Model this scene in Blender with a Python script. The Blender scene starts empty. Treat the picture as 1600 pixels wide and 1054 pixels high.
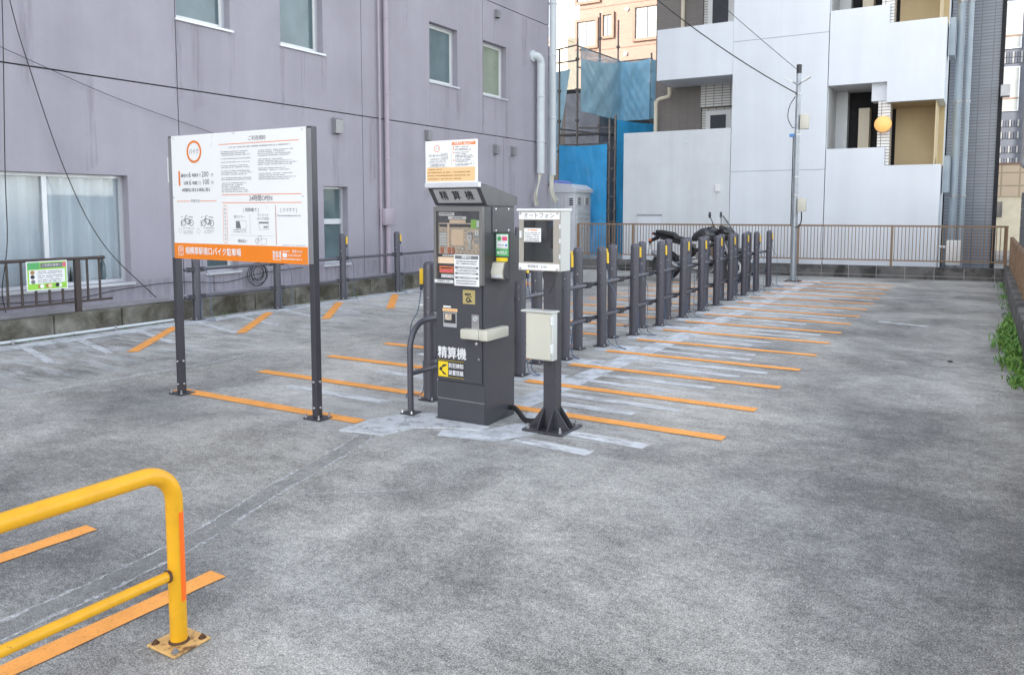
import bpy, bmesh, math, random
from mathutils import Vector, Matrix
R = math.radians
scn = bpy.context.scene
col = scn.collection

# ------------------------------------------------------------------ camera
cam_d = bpy.data.cameras.new('camera'); cam = bpy.data.objects.new('camera', cam_d); col.objects.link(cam)
cam.location = (0, 0, 1.6)
cam.rotation_euler = (R(90 - 4.825), 0, R(30.9))
cam_d.sensor_width = 36; cam_d.lens = 27.72; cam_d.shift_y = -0.06
cam_d.clip_end = 2000; cam_d.clip_start = 0.05
scn.camera = cam
# ------------------------------------------------------------------ sky and sun
SUN_EL, SUN_DX, SUN_DY = R(24), -0.6, -0.8          # direction towards the sun, low behind the mauve block
wd = bpy.data.worlds.new('World'); scn.world = wd; wd.use_nodes = True
nt = wd.node_tree; nt.nodes.clear()
wo = nt.nodes.new('ShaderNodeOutputWorld'); bg = nt.nodes.new('ShaderNodeBackground')
sky = nt.nodes.new('ShaderNodeTexSky'); sky.sky_type = 'NISHITA'; sky.sun_disc = False
sky.sun_elevation = SUN_EL; sky.sun_rotation = math.atan2(SUN_DX, SUN_DY)
sky.air_density = 1.0; sky.dust_density = 1.0; sky.ozone_density = 1.0
hs = nt.nodes.new('ShaderNodeHueSaturation'); hs.inputs['Saturation'].default_value = 0.35
nt.links.new(sky.outputs[0], hs.inputs['Color']); nt.links.new(hs.outputs[0], bg.inputs[0])
bg.inputs[1].default_value = 0.15
nt.links.new(bg.outputs[0], wo.inputs[0])
sl = bpy.data.lights.new('sun', 'SUN'); so = bpy.data.objects.new('sun', sl); col.objects.link(so)
sl.energy = 2.0; sl.angle = R(0.5); sl.color = (1, .93, .82)
so.rotation_euler = Vector((SUN_DX * math.cos(SUN_EL), SUN_DY * math.cos(SUN_EL), math.sin(SUN_EL))).to_track_quat('Z', 'Y').to_euler()
vs = scn.view_settings; vs.view_transform = 'Standard'; vs.look = 'None'; vs.gamma = 1; vs.use_curve_mapping = False
vs.exposure = 2.0

# ------------------------------------------------------------------ materials
MATS = {}
def nodes_of(m):
    m.use_nodes = True; n = m.node_tree; n.nodes.clear()
    out = n.nodes.new('ShaderNodeOutputMaterial'); b = n.nodes.new('ShaderNodeBsdfPrincipled')
    n.links.new(b.outputs[0], out.inputs[0]); return n, b, out
def noise(n, vec, scale, detail=4, rough=.55, dist=0):
    t = n.nodes.new('ShaderNodeTexNoise'); t.inputs['Scale'].default_value = scale; t.inputs['Detail'].default_value = detail
    t.inputs['Roughness'].default_value = rough; t.inputs['Distortion'].default_value = dist
    n.links.new(vec, t.inputs['Vector']); return t.outputs[0]
def ramp(n, fac, stops):
    r = n.nodes.new('ShaderNodeValToRGB'); e = r.color_ramp.elements
    while len(e) < len(stops): e.new(.5)
    for k, (p, c) in enumerate(stops):
        e[k].position = p; e[k].color = (c, c, c, 1) if not hasattr(c, '__len__') else (*c, 1)
    n.links.new(fac, r.inputs[0]); return r.outputs[0]
def mix(n, fac, a, b, mode='MIX'):
    m = n.nodes.new('ShaderNodeMix'); m.data_type = 'RGBA'; m.blend_type = mode
    for sock, v in ((m.inputs[0], fac), (m.inputs[6], a), (m.inputs[7], b)):
        if hasattr(v, 'is_linked'): n.links.new(v, sock)
        elif hasattr(v, '__len__'): sock.default_value = (*v, 1)
        elif sock.type == 'VALUE': sock.default_value = v
        else: sock.default_value = (v, v, v, 1)
    return m.outputs[2]
def mapping(n, scale=(1, 1, 1), rot=(0, 0, 0)):
    tc = n.nodes.new('ShaderNodeTexCoord'); mp = n.nodes.new('ShaderNodeMapping')
    mp.inputs['Scale'].default_value = scale; mp.inputs['Rotation'].default_value = rot
    n.links.new(tc.outputs['Object'], mp.inputs[0]); return mp.outputs[0]
def bumpn(n, b, h, strength, dist=.01):
    bp = n.nodes.new('ShaderNodeBump'); bp.inputs['Strength'].default_value = strength; bp.inputs['Distance'].default_value = dist
    n.links.new(h, bp.inputs['Height']); n.links.new(bp.outputs[0], b.inputs['Normal'])
def M(name, c, rough=.6, metal=0., var=.12, vs=2.5, bump=0., bs=120, streak=0., emit=0., spec=.5, stain=None):
    if name in MATS: return MATS[name]
    m = bpy.data.materials.new(name); n, b, out = nodes_of(m)
    vec = mapping(n)
    f = ramp(n, noise(n, vec, vs, 6, .6), [(.3, 1 - var), (.7, 1 + var)])
    cc = mix(n, 1.0, c, f, 'MULTIPLY')
    if streak:
        v2 = mapping(n, (1.3, 1.3, .07)); s = ramp(n, noise(n, v2, 1.1, 7, .6, .6), [(.36, 1 - streak), (.66, 1)])
        cc = mix(n, 1.0, cc, s, 'MULTIPLY')
    if stain:
        sc, lo, hi, sccol = stain
        cc = mix(n, ramp(n, noise(n, vec, sc, 7, .65, .4), [(lo, 0), (hi, 1)]), cc, sccol)
    n.links.new(cc, b.inputs['Base Color'])
    b.inputs['Metallic'].default_value = metal; b.inputs['Specular IOR Level'].default_value = spec
    rr = ramp(n, noise(n, vec, vs * 3, 4), [(.3, max(0, rough - .08)), (.7, min(1, rough + .08))]); n.links.new(rr, b.inputs['Roughness'])
    if bump: bumpn(n, b, noise(n, vec, bs, 4, .6), bump, .004)
    if emit:
        b.inputs['Emission Color'].default_value = (*c, 1); b.inputs['Emission Strength'].default_value = emit
    MATS[name] = m; return m
def glass(name, tint=(.9, .95, .95), base=.06, rough=.03):
    m = bpy.data.materials.new(name); n, b, out = nodes_of(m); n.nodes.remove(b)
    tr = n.nodes.new('ShaderNodeBsdfTransparent'); tr.inputs[0].default_value = (*tint, 1)
    gl = n.nodes.new('ShaderNodeBsdfGlossy'); gl.inputs['Roughness'].default_value = rough
    fr = n.nodes.new('ShaderNodeFresnel'); fr.inputs[0].default_value = 1.5
    ad = n.nodes.new('ShaderNodeMath'); ad.operation = 'ADD'; ad.inputs[1].default_value = base; n.links.new(fr.outputs[0], ad.inputs[0])
    mx = n.nodes.new('ShaderNodeMixShader'); n.links.new(ad.outputs[0], mx.inputs[0]); n.links.new(tr.outputs[0], mx.inputs[1]); n.links.new(gl.outputs[0], mx.inputs[2])
    n.links.new(mx.outputs[0], out.inputs[0]); MATS[name] = m; return m
def thin(name, c, alpha_lo, alpha_hi, scale, lo=.4, hi=.6, rough=.7, stretch=(1, 1, 1), base_c2=None):
    """worn paint or netting: noise decides how much of it is left"""
    m = bpy.data.materials.new(name); n, b, out = nodes_of(m)
    v = mapping(n, stretch); a = ramp(n, noise(n, v, scale, 8, .7), [(lo, alpha_lo), (hi, alpha_hi)])
    f = ramp(n, noise(n, mapping(n), 6, 5), [(.3, .86), (.7, 1.1)])
    n.links.new(mix(n, 1., c, f, 'MULTIPLY'), b.inputs['Base Color']); b.inputs['Roughness'].default_value = rough
    n.links.new(a, b.inputs['Alpha']); MATS[name] = m; return m
def brickmat(name, c1, c2, mortar, w, h, rough=.4, gap=.006, flip=False):
    m = bpy.data.materials.new(name); n, b, out = nodes_of(m)
    tc = n.nodes.new('ShaderNodeTexCoord'); sp = n.nodes.new('ShaderNodeSeparateXYZ'); cb = n.nodes.new('ShaderNodeCombineXYZ')
    n.links.new(tc.outputs['Object'], sp.inputs[0]); ad = n.nodes.new('ShaderNodeMath'); n.links.new(sp.outputs[0], ad.inputs[0]); n.links.new(sp.outputs[1], ad.inputs[1])
    n.links.new(ad.outputs[0], cb.inputs[0]); n.links.new(sp.outputs[2], cb.inputs[1])
    t = n.nodes.new('ShaderNodeTexBrick'); t.inputs['Scale'].default_value = 1; t.inputs['Brick Width'].default_value = w; t.inputs['Row Height'].default_value = h
    t.inputs['Mortar Size'].default_value = gap; t.inputs['Color1'].default_value = (*c1, 1); t.inputs['Color2'].default_value = (*c2, 1); t.inputs['Mortar'].default_value = (*mortar, 1)
    t.offset = 0 if not flip else .5
    n.links.new(cb.outputs[0], t.inputs[0]); n.links.new(t.outputs[0], b.inputs['Base Color']); b.inputs['Roughness'].default_value = rough
    bumpn(n, b, t.outputs[1], -.4, .006); MATS[name] = m; return m

def band_(n, sock, a, bb, soft):
    mr = n.nodes.new('ShaderNodeMapRange'); mr.interpolation_type = 'SMOOTHSTEP'; mr.inputs[1].default_value = a - soft; mr.inputs[2].default_value = a + soft; n.links.new(sock, mr.inputs[0])
    m2 = n.nodes.new('ShaderNodeMapRange'); m2.interpolation_type = 'SMOOTHSTEP'; m2.inputs[1].default_value = bb - soft; m2.inputs[2].default_value = bb + soft; m2.inputs[3].default_value = 1; m2.inputs[4].default_value = 0; n.links.new(sock, m2.inputs[0])
    mu = n.nodes.new('ShaderNodeMath'); mu.operation = 'MULTIPLY'; n.links.new(mr.outputs[0], mu.inputs[0]); n.links.new(m2.outputs[0], mu.inputs[1]); return mu.outputs[0]
def asphalt():
    m = bpy.data.materials.new('asphalt'); n, b, out = nodes_of(m)
    v = mapping(n); tc = n.nodes.new('ShaderNodeTexCoord')
    sp = n.nodes.new('ShaderNodeSeparateXYZ'); n.links.new(tc.outputs['Object'], sp.inputs[0])
    vo = n.nodes.new('ShaderNodeTexVoronoi'); vo.inputs['Scale'].default_value = 190; n.links.new(v, vo.inputs['Vector'])
    def madd(x, k, y):      # x*k + y
        t = n.nodes.new('ShaderNodeMath'); t.operation = 'MULTIPLY_ADD'; n.links.new(x, t.inputs[0]); t.inputs[1].default_value = k
        if hasattr(y, 'is_linked'): n.links.new(y, t.inputs[2])
        else: t.inputs[2].default_value = y
        return t.outputs[0]
    wear = noise(n, mapping(n, (.8, 1., 1), (0, 0, .25)), .9, 10, .70, .25)
    fine = noise(n, mapping(n, (1.0, 1.3, 1)), 6.5, 9, .76)
    grain = noise(n, v, 150, 4, .8); clump = noise(n, v, 34, 5, .82)
    broad = noise(n, mapping(n, (1., .8, 1), (0, 0, -.4)), .55, 5, .58, .5)
    h = madd(broad, .40, madd(wear, .30, madd(fine, .22, madd(clump, .34, madd(grain, .85, -.545)))))
    dark1 = band_(n, sp.outputs[0], -1.3, 3, 1.0); dark2 = band_(n, sp.outputs[1], 1.5, 30, 1.5); dk_ = n.nodes.new('ShaderNodeMath'); dk_.operation = 'MULTIPLY'; n.links.new(dark1, dk_.inputs[0]); n.links.new(dark2, dk_.inputs[1])
    h = madd(dk_.outputs[0], -.045, h)                     # the wheel track on the right is blacker
    near = band_(n, sp.outputs[1], -20, 2.3, .25); near2 = band_(n, sp.outputs[0], -20, -3.45, .2); nk = n.nodes.new('ShaderNodeMath'); nk.operation = 'MULTIPLY'; n.links.new(near, nk.inputs[0]); n.links.new(near2, nk.inputs[1])
    h = madd(nk.outputs[0], -.06, h)                       # a newer, darker patch of surfacing
    c = ramp(n, h, [(.37, (.100, .100, .100)), (.45, (.225, .223, .215)), (.54, (.41, .405, .388)), (.66, (.74, .73, .70))])
    tone = ramp(n, noise(n, mapping(n, (1, 1, 1), (0, 0, .6)), .45, 4, .5), [(.35, (.88, .885, .88)), (.65, (1.10, 1.075, 1.02))]); c = mix(n, 1., c, tone, 'MULTIPLY')
    cellv = ramp(n, vo.outputs['Color'], [(0, .76), (1, 1.24)]); c = mix(n, .85, c, cellv, 'MULTIPLY')
    # bleached, worn stripes of surface in front of the posts and beside the far kerb strip
    def band(sock, a, bb, soft): return band_(n, sock, a, bb, soft)
    def mul(a, bb):
        mu = n.nodes.new('ShaderNodeMath'); mu.operation = 'MULTIPLY'; n.links.new(a, mu.inputs[0])
        if hasattr(bb, 'is_linked'): n.links.new(bb, mu.inputs[1])
        else: mu.inputs[1].default_value = bb
        return mu.outputs[0]
    st = ramp(n, noise(n, mapping(n, (.7, 5.5, 1)), 1.5, 8, .7, .3), [(.47, 0), (.62, 1)])
    k1 = mul(mul(band(sp.outputs[0], -4.6, -2.0, .5), band(sp.outputs[1], 4.6, 19, .8)), mul(st, .55))
    c = mix(n, k1, c, (.62, .635, .65))
    st2 = ramp(n, noise(n, mapping(n, (.8, 4.5, 1), (0, 0, .35)), 1.6, 9, .75, .5), [(.46, 0), (.60, 1)])
    k2 = mul(band(sp.outputs[0], -12, -7.4, .8), mul(st2, .62)); c = mix(n, k2, c, (.60, .62, .63))
    # a few dark oily blotches
    dk = ramp(n, noise(n, v, .42, 6, .55, .6), [(.56, 0), (.76, .5)]); c = mix(n, dk, c, (.13, .135, .15))
    n.links.new(c, b.inputs['Base Color']); b.inputs['Roughness'].default_value = .82; b.inputs['Specular IOR Level'].default_value = .35
    bumpn(n, b, noise(n, v, 160, 4, .8), .6, .004); MATS['asphalt'] = m; return m

asphalt()
M('mauve', (.372, .350, .400), .85, var=.07, vs=.9, bump=1., bs=38, streak=.10)
M('mauve_pipe', (.40, .345, .40), .5, var=.06)
M('plinth', (.33, .32, .34), .85, var=.2, vs=3, bump=.3)
M('white_wall', (.69, .725, .765), .8, var=.04, vs=.8, bump=.25, bs=60, streak=.07)
M('white_wall_old', (.66, .685, .705), .8, var=.06, vs=1.2, bump=.25, bs=60, streak=.10)
M('tan_wall', (.66, .53, .32), .8, var=.06, vs=1.5, streak=.06)
M('brown_wall', (.20, .18, .165), .7, var=.08, vs=1, streak=.06)
M('taupe', (.36, .33, .285), .45, var=.06)
M('cover_grey', (.17, .165, .16), .4, var=.06)
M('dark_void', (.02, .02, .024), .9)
M('beige_paint', (.62, .56, .44), .55, var=.05)
M('dark_metal', (.062, .060, .070), .42, metal=.25, var=.06, vs=8, spec=.5)
M('post_metal', (.092, .090, .108), .38, metal=.2, var=.07, vs=7, spec=.55)
M('machine', (.062, .062, .072), .36, var=.05, vs=4, spec=.5)
M('grey_metal', (.32, .32, .33), .4, metal=.5, var=.08)
M('steel', (.55, .55, .56), .32, metal=.9, var=.08)
M('pipe_grey', (.27, .32, .36), .5, var=.08)
M('galv', (.36, .39, .42), .45, metal=.55, var=.14, vs=9)
M('aluminium', (.66, .68, .71), .38, metal=.35, var=.05)
M('white_plastic', (.74, .75, .74), .45, var=.03)
M('pvc', (.60, .64, .66), .45, var=.06, streak=.06)
M('cream_box', (.60, .58, .49), .45, var=.05, streak=.05)
M('light_box', (.56, .57, .54), .45, var=.05)
M('black_rubber', (.018, .018, .02), .6, var=.1)
M('cable_blue', (.10, .15, .23), .4)
M('lock_yellow', (.85, .55, .02), .35, var=.05)
M('lock_dark', (.05, .05, .09), .5)
M('bar_yellow', (.80, .40, .010), .40, var=.09, vs=14, stain=(34, .655, .70, (.16, .075, .025)))
M('plate_yellow', (.74, .45, .16), .55, var=.14, vs=14, stain=(22, .52, .64, (.16, .075, .03)))
M('orange_tape', (1.0, .16, .008), .45, var=.04)
M('rust', (.10, .05, .025), .9, var=.4, vs=60)
thin('orange_line', (.93, .39, .085), .45, 1., 110, .26, .46, .7)
thin('worn_white', (.72, .74, .76), .15, .85, 7, .34, .52, .8, (.5, 2.2, 1))
thin('mortar', (.66, .69, .72), .28, .92, 5, .30, .55, .85)
thin('mortar_thin', (.66, .67, .67), .0, .8, 30, .36, .62, .85)
thin('seam_dark', (.36, .36, .35), .0, .45, 10, .3, .6, .9)
thin('mortar_patch', (.62, .64, .66), .10, .88, 9, .30, .50, .85)
M('kerb', (.22, .212, .18), .9, var=.3, vs=6, bump=.7, bs=45, stain=(1.9, .36, .62, (.055, .048, .033)))
M('kerb_dark', (.13, .125, .12), .9, var=.3, vs=3, bump=.6, bs=45, stain=(2.2, .46, .60, (.04, .038, .035)))
M('block', (.20, .20, .205), .9, var=.2, vs=2, bump=.5, bs=50)
M('joint', (.42, .41, .40), .9)
M('fence_brown', (.23, .145, .085), .5, var=.12, vs=6)
M('rail_brown', (.055, .040, .036), .5, var=.2, vs=12)
M('sign_white', (.84, .84, .83), .35, var=.012)
M('sign_orange', (.86, .23, .01), .4, var=.02)
M('print_orange', (.80, .22, .03), .5)
M('print_grey', (.17, .17, .18), .5)
M('print_light', (.34, .34, .36), .5)
M('print_black', (.03, .03, .035), .5)
M('print_white', (.82, .82, .82), .5)
M('print_peach', (.82, .55, .28), .5, var=.02)
M('print_yellow', (.90, .65, .02), .45)
M('print_green', (.10, .42, .14), .45)
M('print_lime', (.30, .62, .06), .45)
M('print_pink', (.75, .10, .22), .45)
M('print_blue', (.08, .25, .55), .45)
M('print_brown', (.40, .22, .08), .5)
M('gold', (.52, .43, .18), .4, metal=.4)
M('peach_paper', (.88, .68, .48), .6)  # lightened so the machine's papers make up for the acrylic's missing warm reflection
M('orange_part', (.62, .17, .06), .5)
M('panel_grey', (.40, .40, .41), .45)
M('panel_bronze', (.62, .51, .39), .5, var=.4, vs=55)  # bright, warm mottle stands in for street reflections on the machine's acrylic front
M('frost', (.115, .165, .178), .12, var=.3, vs=1.1, spec=.6)
M('frost_green', (.25, .29, .22), .16, var=.16, vs=1.5, spec=.6)
M('curtain', (.78, .83, .87), .9, var=.05)
M('window_dark', (.045, .05, .06), .08, var=.1, spec=.7)
M('window_pale', (.30, .31, .30), .12, var=.1)
M('tarp', (.05, .40, .76), .45, var=.14, vs=2.2, bump=.25, bs=9)
M('tarp_pale', (.42, .66, .76), .5, var=.14, vs=2)
M('tarp_blue', (.30, .58, .76), .5, var=.14, vs=2)
M('toilet_body', (.70, .72, .74), .45, var=.04)
M('toilet_roof', (.80, .82, .86), .4, var=.04)
M('toilet_blue', (.22, .28, .70), .4)
M('scaffold', (.17, .15, .14), .5, metal=.4, var=.3, vs=8)
M('cream_wall', (.72, .64, .48), .8)
M('ledge', (.24, .15, .11), .7)
M('louvre', (.10, .11, .14), .5)
M('beige_tile', (.62, .50, .36), .7)
M('leaf', (.10, .23, .04), .6, var=.5, vs=30)
M('leaf_pale', (.15, .28, .05), .6, var=.3, vs=30)
M('bike_black', (.016, .016, .019), .2, var=.1)
M('bike_tank', (.05, .05, .055), .22, metal=.3, var=.05)
M('bike_engine', (.26, .26, .27), .4, metal=.6, var=.2, vs=20)
M('bike_seat', (.02, .02, .022), .7)
M('red_lens', (.35, .02, .02), .25)
brickmat('white_tile', (.70, .69, .66), (.66, .65, .62), (.16, .15, .14), .24, .075, .3, .009)
brickmat('grey_tile', (.19, .215, .255), (.165, .185, .22), (.10, .11, .13), .30, .085, .3, .012)
brickmat('brown_tile', (.20, .18, .165), (.18, .165, .15), (.15, .135, .125), .24, .075, .5, .008)
brickmat('peach_brick', (.27, .175, .135), (.235, .145, .11), (.275, .185, .145), .30, .10, .7, .016, True)
brickmat('beige_brick', (.60, .48, .34), (.57, .45, .32), (.38, .30, .2), .6, .5, .7, .03)
glass('clear_glass', (.96, .975, .985), .0)
glass('acrylic', (.97, .97, .96), .04, .03)
glass('smoke_glass', (.74, .76, .74), .05, .05)
thin('net', (.22, .44, .55), .55, .85, 2.2, .35, .65, .6, (1, 1, 1.4))
lamp_m = M('lamp_glow', (.95, .46, .14), .4, var=.05, emit=.10)

# ------------------------------------------------------------------ geometry helpers
ROOT = {}
class Fr:                      # a flat frame: u right, v up, n out of the face
    def __init__(s, o, u, v):
        s.o = Vector(o); s.u = Vector(u).normalized(); s.v = Vector(v).normalized(); s.n = s.u.cross(s.v)
    def p(s, u, v, n=0): return s.o + s.u * u + s.v * v + s.n * n
class MB:
    def __init__(s): s.v = []; s.f = []
    def add(s, vs_, fs):
        k = len(s.v); s.v += [tuple(p) for p in vs_]; s.f += [tuple(i + k for i in f) for f in fs]; return s
    def box(s, x0, x1, y0, y1, z0, z1):
        return s.add([(x0,y0,z0),(x1,y0,z0),(x1,y1,z0),(x0,y1,z0),(x0,y0,z1),(x1,y0,z1),(x1,y1,z1),(x0,y1,z1)],
                     [(0,3,2,1),(4,5,6,7),(0,1,5,4),(1,2,6,5),(2,3,7,6),(3,0,4,7)])
    def bbox(s, x0, x1, y0, y1, z0, z1, b=.006, seg=2):
        bm = bmesh.new(); bmesh.ops.create_cube(bm, size=1)
        bmesh.ops.scale(bm, vec=(x1-x0, y1-y0, z1-z0), verts=bm.verts); bmesh.ops.translate(bm, vec=((x0+x1)/2,(y0+y1)/2,(z0+z1)/2), verts=bm.verts)
        bmesh.ops.bevel(bm, geom=list(bm.edges), offset=b, segments=seg, affect='EDGES', profile=.5)
        return s.bm(bm)
    def bm(s, bm):
        bm.verts.index_update(); s.add([v.co.copy() for v in bm.verts], [[v.index for v in f.verts] for f in bm.faces]); bm.free(); return s
    def fbox(s, fr, u0, u1, v0, v1, n0, n1):
        P = [fr.p(a, b, c) for c in (n0, n1) for (a, b) in ((u0,v0),(u1,v0),(u1,v1),(u0,v1))]
        return s.add(P, [(0,3,2,1),(4,5,6,7),(0,1,5,4),(1,2,6,5),(2,3,7,6),(3,0,4,7)])
    def quad(s, a, b, c, d): return s.add([a, b, c, d], [(0,1,2,3)])
    def prism(s, pts, ext):      # polygon of 3D points, extruded by vector
        n = len(pts); e = Vector(ext); P = [Vector(p) for p in pts]
        return s.add(P + [p + e for p in P], [tuple(range(n))[::-1], tuple(range(n, 2*n))] + [(i, (i+1) % n, n + (i+1) % n, n + i) for i in range(n)])
    def tube(s, path, r, n=8, cap=True):
        P = [Vector(p) for p in path]; rs = r if hasattr(r, '__len__') else [r] * len(P)
        t0 = (P[1] - P[0]).normalized(); ref = Vector((0,0,1)) if abs(t0.z) < .9 else Vector((1,0,0))
        a = t0.cross(ref).normalized(); vs_ = []; fs = []
        for i, p in enumerate(P):
            t = (P[min(i+1, len(P)-1)] - P[max(i-1, 0)]).normalized()
            a = (a - t * a.dot(t)).normalized(); b = t.cross(a)
            for k in range(n):
                an = 2 * math.pi * k / n; vs_.append(p + (a * math.cos(an) + b * math.sin(an)) * rs[i])
        for i in range(len(P) - 1):
            for k in range(n): fs.append((i*n+k, i*n+(k+1) % n, (i+1)*n+(k+1) % n, (i+1)*n+k))
        if cap: fs += [tuple(range(n))[::-1], tuple(range((len(P)-1)*n, len(P)*n))]
        return s.add(vs_, fs)
    def cyl(s, a, b, r, n=12): return s.tube([a, b], r, n)
    def lathe(s, prof, c=(0,0,0), n=20, axis='Z'):
        vs_ = []; fs = []; c = Vector(c)
        for (r, z) in prof:
            for k in range(n):
                an = 2*math.pi*k/n; x, y = r*math.cos(an), r*math.sin(an)
                vs_.append(c + (Vector((x,y,z)) if axis == 'Z' else Vector((x,z,y)) if axis == 'Y' else Vector((z,x,y))))
        m = len(prof)
        for i in range(m-1):
            for k in range(n): fs.append((i*n+k, i*n+(k+1) % n, (i+1)*n+(k+1) % n, (i+1)*n+k))
        fs += [tuple(range(n))[::-1], tuple(range((m-1)*n, m*n))]
        return s.add(vs_, fs)
    def loft(s, secs, n=14, pw=.75):   # sections (x, y, z, half width y, half height z) along x
        vs_ = []; fs = []
        for (x, y, z, hw, hh) in secs:
            for k in range(n):
                an = 2*math.pi*k/n; ca, sa = math.cos(an), math.sin(an)
                vs_.append((x, y + hw*math.copysign(abs(ca)**pw, ca), z + hh*math.copysign(abs(sa)**pw, sa)))
        for i in range(len(secs)-1):
            for k in range(n): fs.append((i*n+k, i*n+(k+1) % n, (i+1)*n+(k+1) % n, (i+1)*n+k))
        fs += [tuple(range(n))[::-1], tuple(range((len(secs)-1)*n, len(secs)*n))]
        return s.add(vs_, fs)
    def ring(s, fr, u, v, r0, r1, n0, n1, seg=32):
        vs_ = []; fs = []
        for k in range(seg):
            a = 2*math.pi*k/seg
            for (r, n) in ((r0,n0),(r1,n0),(r1,n1),(r0,n1)): vs_.append(fr.p(u + r*math.cos(a), v + r*math.sin(a), n))
        for k in range(seg):
            a, b = 4*k, 4*((k+1) % seg)
            for j in range(4): fs.append((a+j, a+(j+1) % 4, b+(j+1) % 4, b+j))
        return s.add(vs_, fs)
    def disc(s, fr, u, v, r, n0, n1, seg=20):
        return s.prism([fr.p(u + r*math.cos(2*math.pi*k/seg), v + r*math.sin(2*math.pi*k/seg), n0) for k in range(seg)], fr.n * (n1 - n0))
    def text(s, fr, t, u, v, size, n=.001, align='LEFT', bold=0., sx=1.):
        cu = bpy.data.curves.new('t', 'FONT'); cu.body = t; cu.size = size; cu.align_x = align; cu.align_y = 'CENTER'; cu.resolution_u = 2; cu.offset = 0
        cu.fill_mode = 'FRONT'
        ob = bpy.data.objects.new('t', cu); me = bpy.data.meshes.new_from_object(ob)
        b = bold * size * 1.1
        for k, (dx, dy) in enumerate(((0,0),) if not bold else ((-b,0),(b,0),(0,b*.7),(0,-b*.7))):
            s.add([fr.p(u + q.co.x*sx + dx, v + q.co.y + dy, n + .00012*k) for q in me.vertices], [tuple(p.vertices) for p in me.polygons])
        bpy.data.objects.remove(ob); bpy.data.meshes.remove(me); bpy.data.curves.remove(cu); return s
    def lines(s, fr, u0, u1, v, h, n, rnd, dens=.86):  # a line of print too small to read
        u = u0
        while u < u1 - h*.5:
            w = h * rnd.uniform(.55, .95)
            if rnd.random() < dens:
                a, b = v - h*.5*rnd.uniform(.5, 1), v + h*.5*rnd.uniform(.5, 1)
                s.quad(fr.p(u,a,n), fr.p(u+w*.8,a,n), fr.p(u+w*.8,b,n), fr.p(u,b,n))
            u += w
        return s
    def flat(s, fr, u0, u1, v0, v1, n): return s.quad(fr.p(u0,v0,n), fr.p(u1,v0,n), fr.p(u1,v1,n), fr.p(u0,v1,n))
    def mesh(s, name, ang=35):
        me = bpy.data.meshes.new(name); me.from_pydata(s.v, [], s.f); me.update()
        me.polygons.foreach_set('use_smooth', [True]*len(me.polygons)); me.set_sharp_from_angle(angle=R(ang)); return me
    def build(s, name, m, parent=None, ang=35):
        o = bpy.data.objects.new(name, None)
        off = ROOT.get(parent.name, Vector((0,0,0))) if parent else Vector((0,0,0))
        bpy.data.objects.remove(o)
        if off.length: s.v = [tuple(Vector(p) - off) for p in s.v]
        o = bpy.data.objects.new(name, s.mesh(name, ang)); col.objects.link(o)
        o.data.materials.append(MATS[m])
        if parent:
            o.parent = parent; ROOT[o.name] = off
            if any(w in name for w in ('print', 'lettering', 'bolts', 'rivets', 'screws', 'pictograms', 'pins', 'dark_bars')): o['kind'] = 'stuff'
        return o
def tag(o, label=None, cat=None, group=None, kind=None):
    if label: o['label'] = label
    if cat: o['category'] = cat
    if group: o['group'] = group
    if kind: o['kind'] = kind
    return o
def thing(name, loc, label, cat, group=None):
    o = bpy.data.objects.new(name, None); o.location = loc; o.empty_display_size = .1; col.objects.link(o)
    ROOT[o.name] = Vector(loc); return tag(o, label, cat, group)
def copy_obj(o, parent=None):
    c = o.copy(); col.objects.link(c); c.parent = parent; return c
def holed(mb, a0, a1, z0, z1, holes, f, d):
    """rectangular slab of thickness d with rectangular openings; f(a, z, depth) gives the point"""
    A = sorted({a0, a1, *[min(max(h[k], a0), a1) for h in holes for k in (0, 1)]}); Z = sorted({z0, z1, *[min(max(h[k], z0), z1) for h in holes for k in (2, 3)]})
    for i in range(len(A)-1):
        for j in range(len(Z)-1):
            ca, cz = (A[i]+A[i+1])/2, (Z[j]+Z[j+1])/2
            if any(h[0] < ca < h[1] and h[2] < cz < h[3] for h in holes): continue
            mb.quad(f(A[i],Z[j],0), f(A[i+1],Z[j],0), f(A[i+1],Z[j+1],0), f(A[i],Z[j+1],0))
    rects = [(a0, a1, z0, z1)] + [h for h in holes if a0 < h[0] and h[1] < a1 and h[2] > z0 and h[3] < z1]
    for (p, q, r, t) in rects:
        for (x, y) in (((p,r),(q,r)), ((q,r),(q,t)), ((q,t),(p,t)), ((p,t),(p,r))):
            mb.quad(f(*x,0), f(*y,0), f(*y,d), f(*x,d))
def bezier(pts, n=8):          # Catmull-Rom through points
    P = [Vector(p) for p in pts]; P = [2*P[0]-P[1]] + P + [2*P[-1]-P[-2]]; o = []
    for i in range(1, len(P)-2):
        for k in range(n):
            t = k/n; a, b, c, d = P[i-1], P[i], P[i+1], P[i+2]
            o.append(.5*((2*b) + (c-a)*t + (2*a-5*b+4*c-d)*t*t + (3*b-a-3*c+d)*t**3))
    o.append(P[-2]); return o

# ================================================================== SETTING
gnd = MB().quad((-220,-120,0),(220,-120,0),(220,320,0),(-220,320,0)).build('ground', 'asphalt'); tag(gnd, kind='structure')

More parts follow.
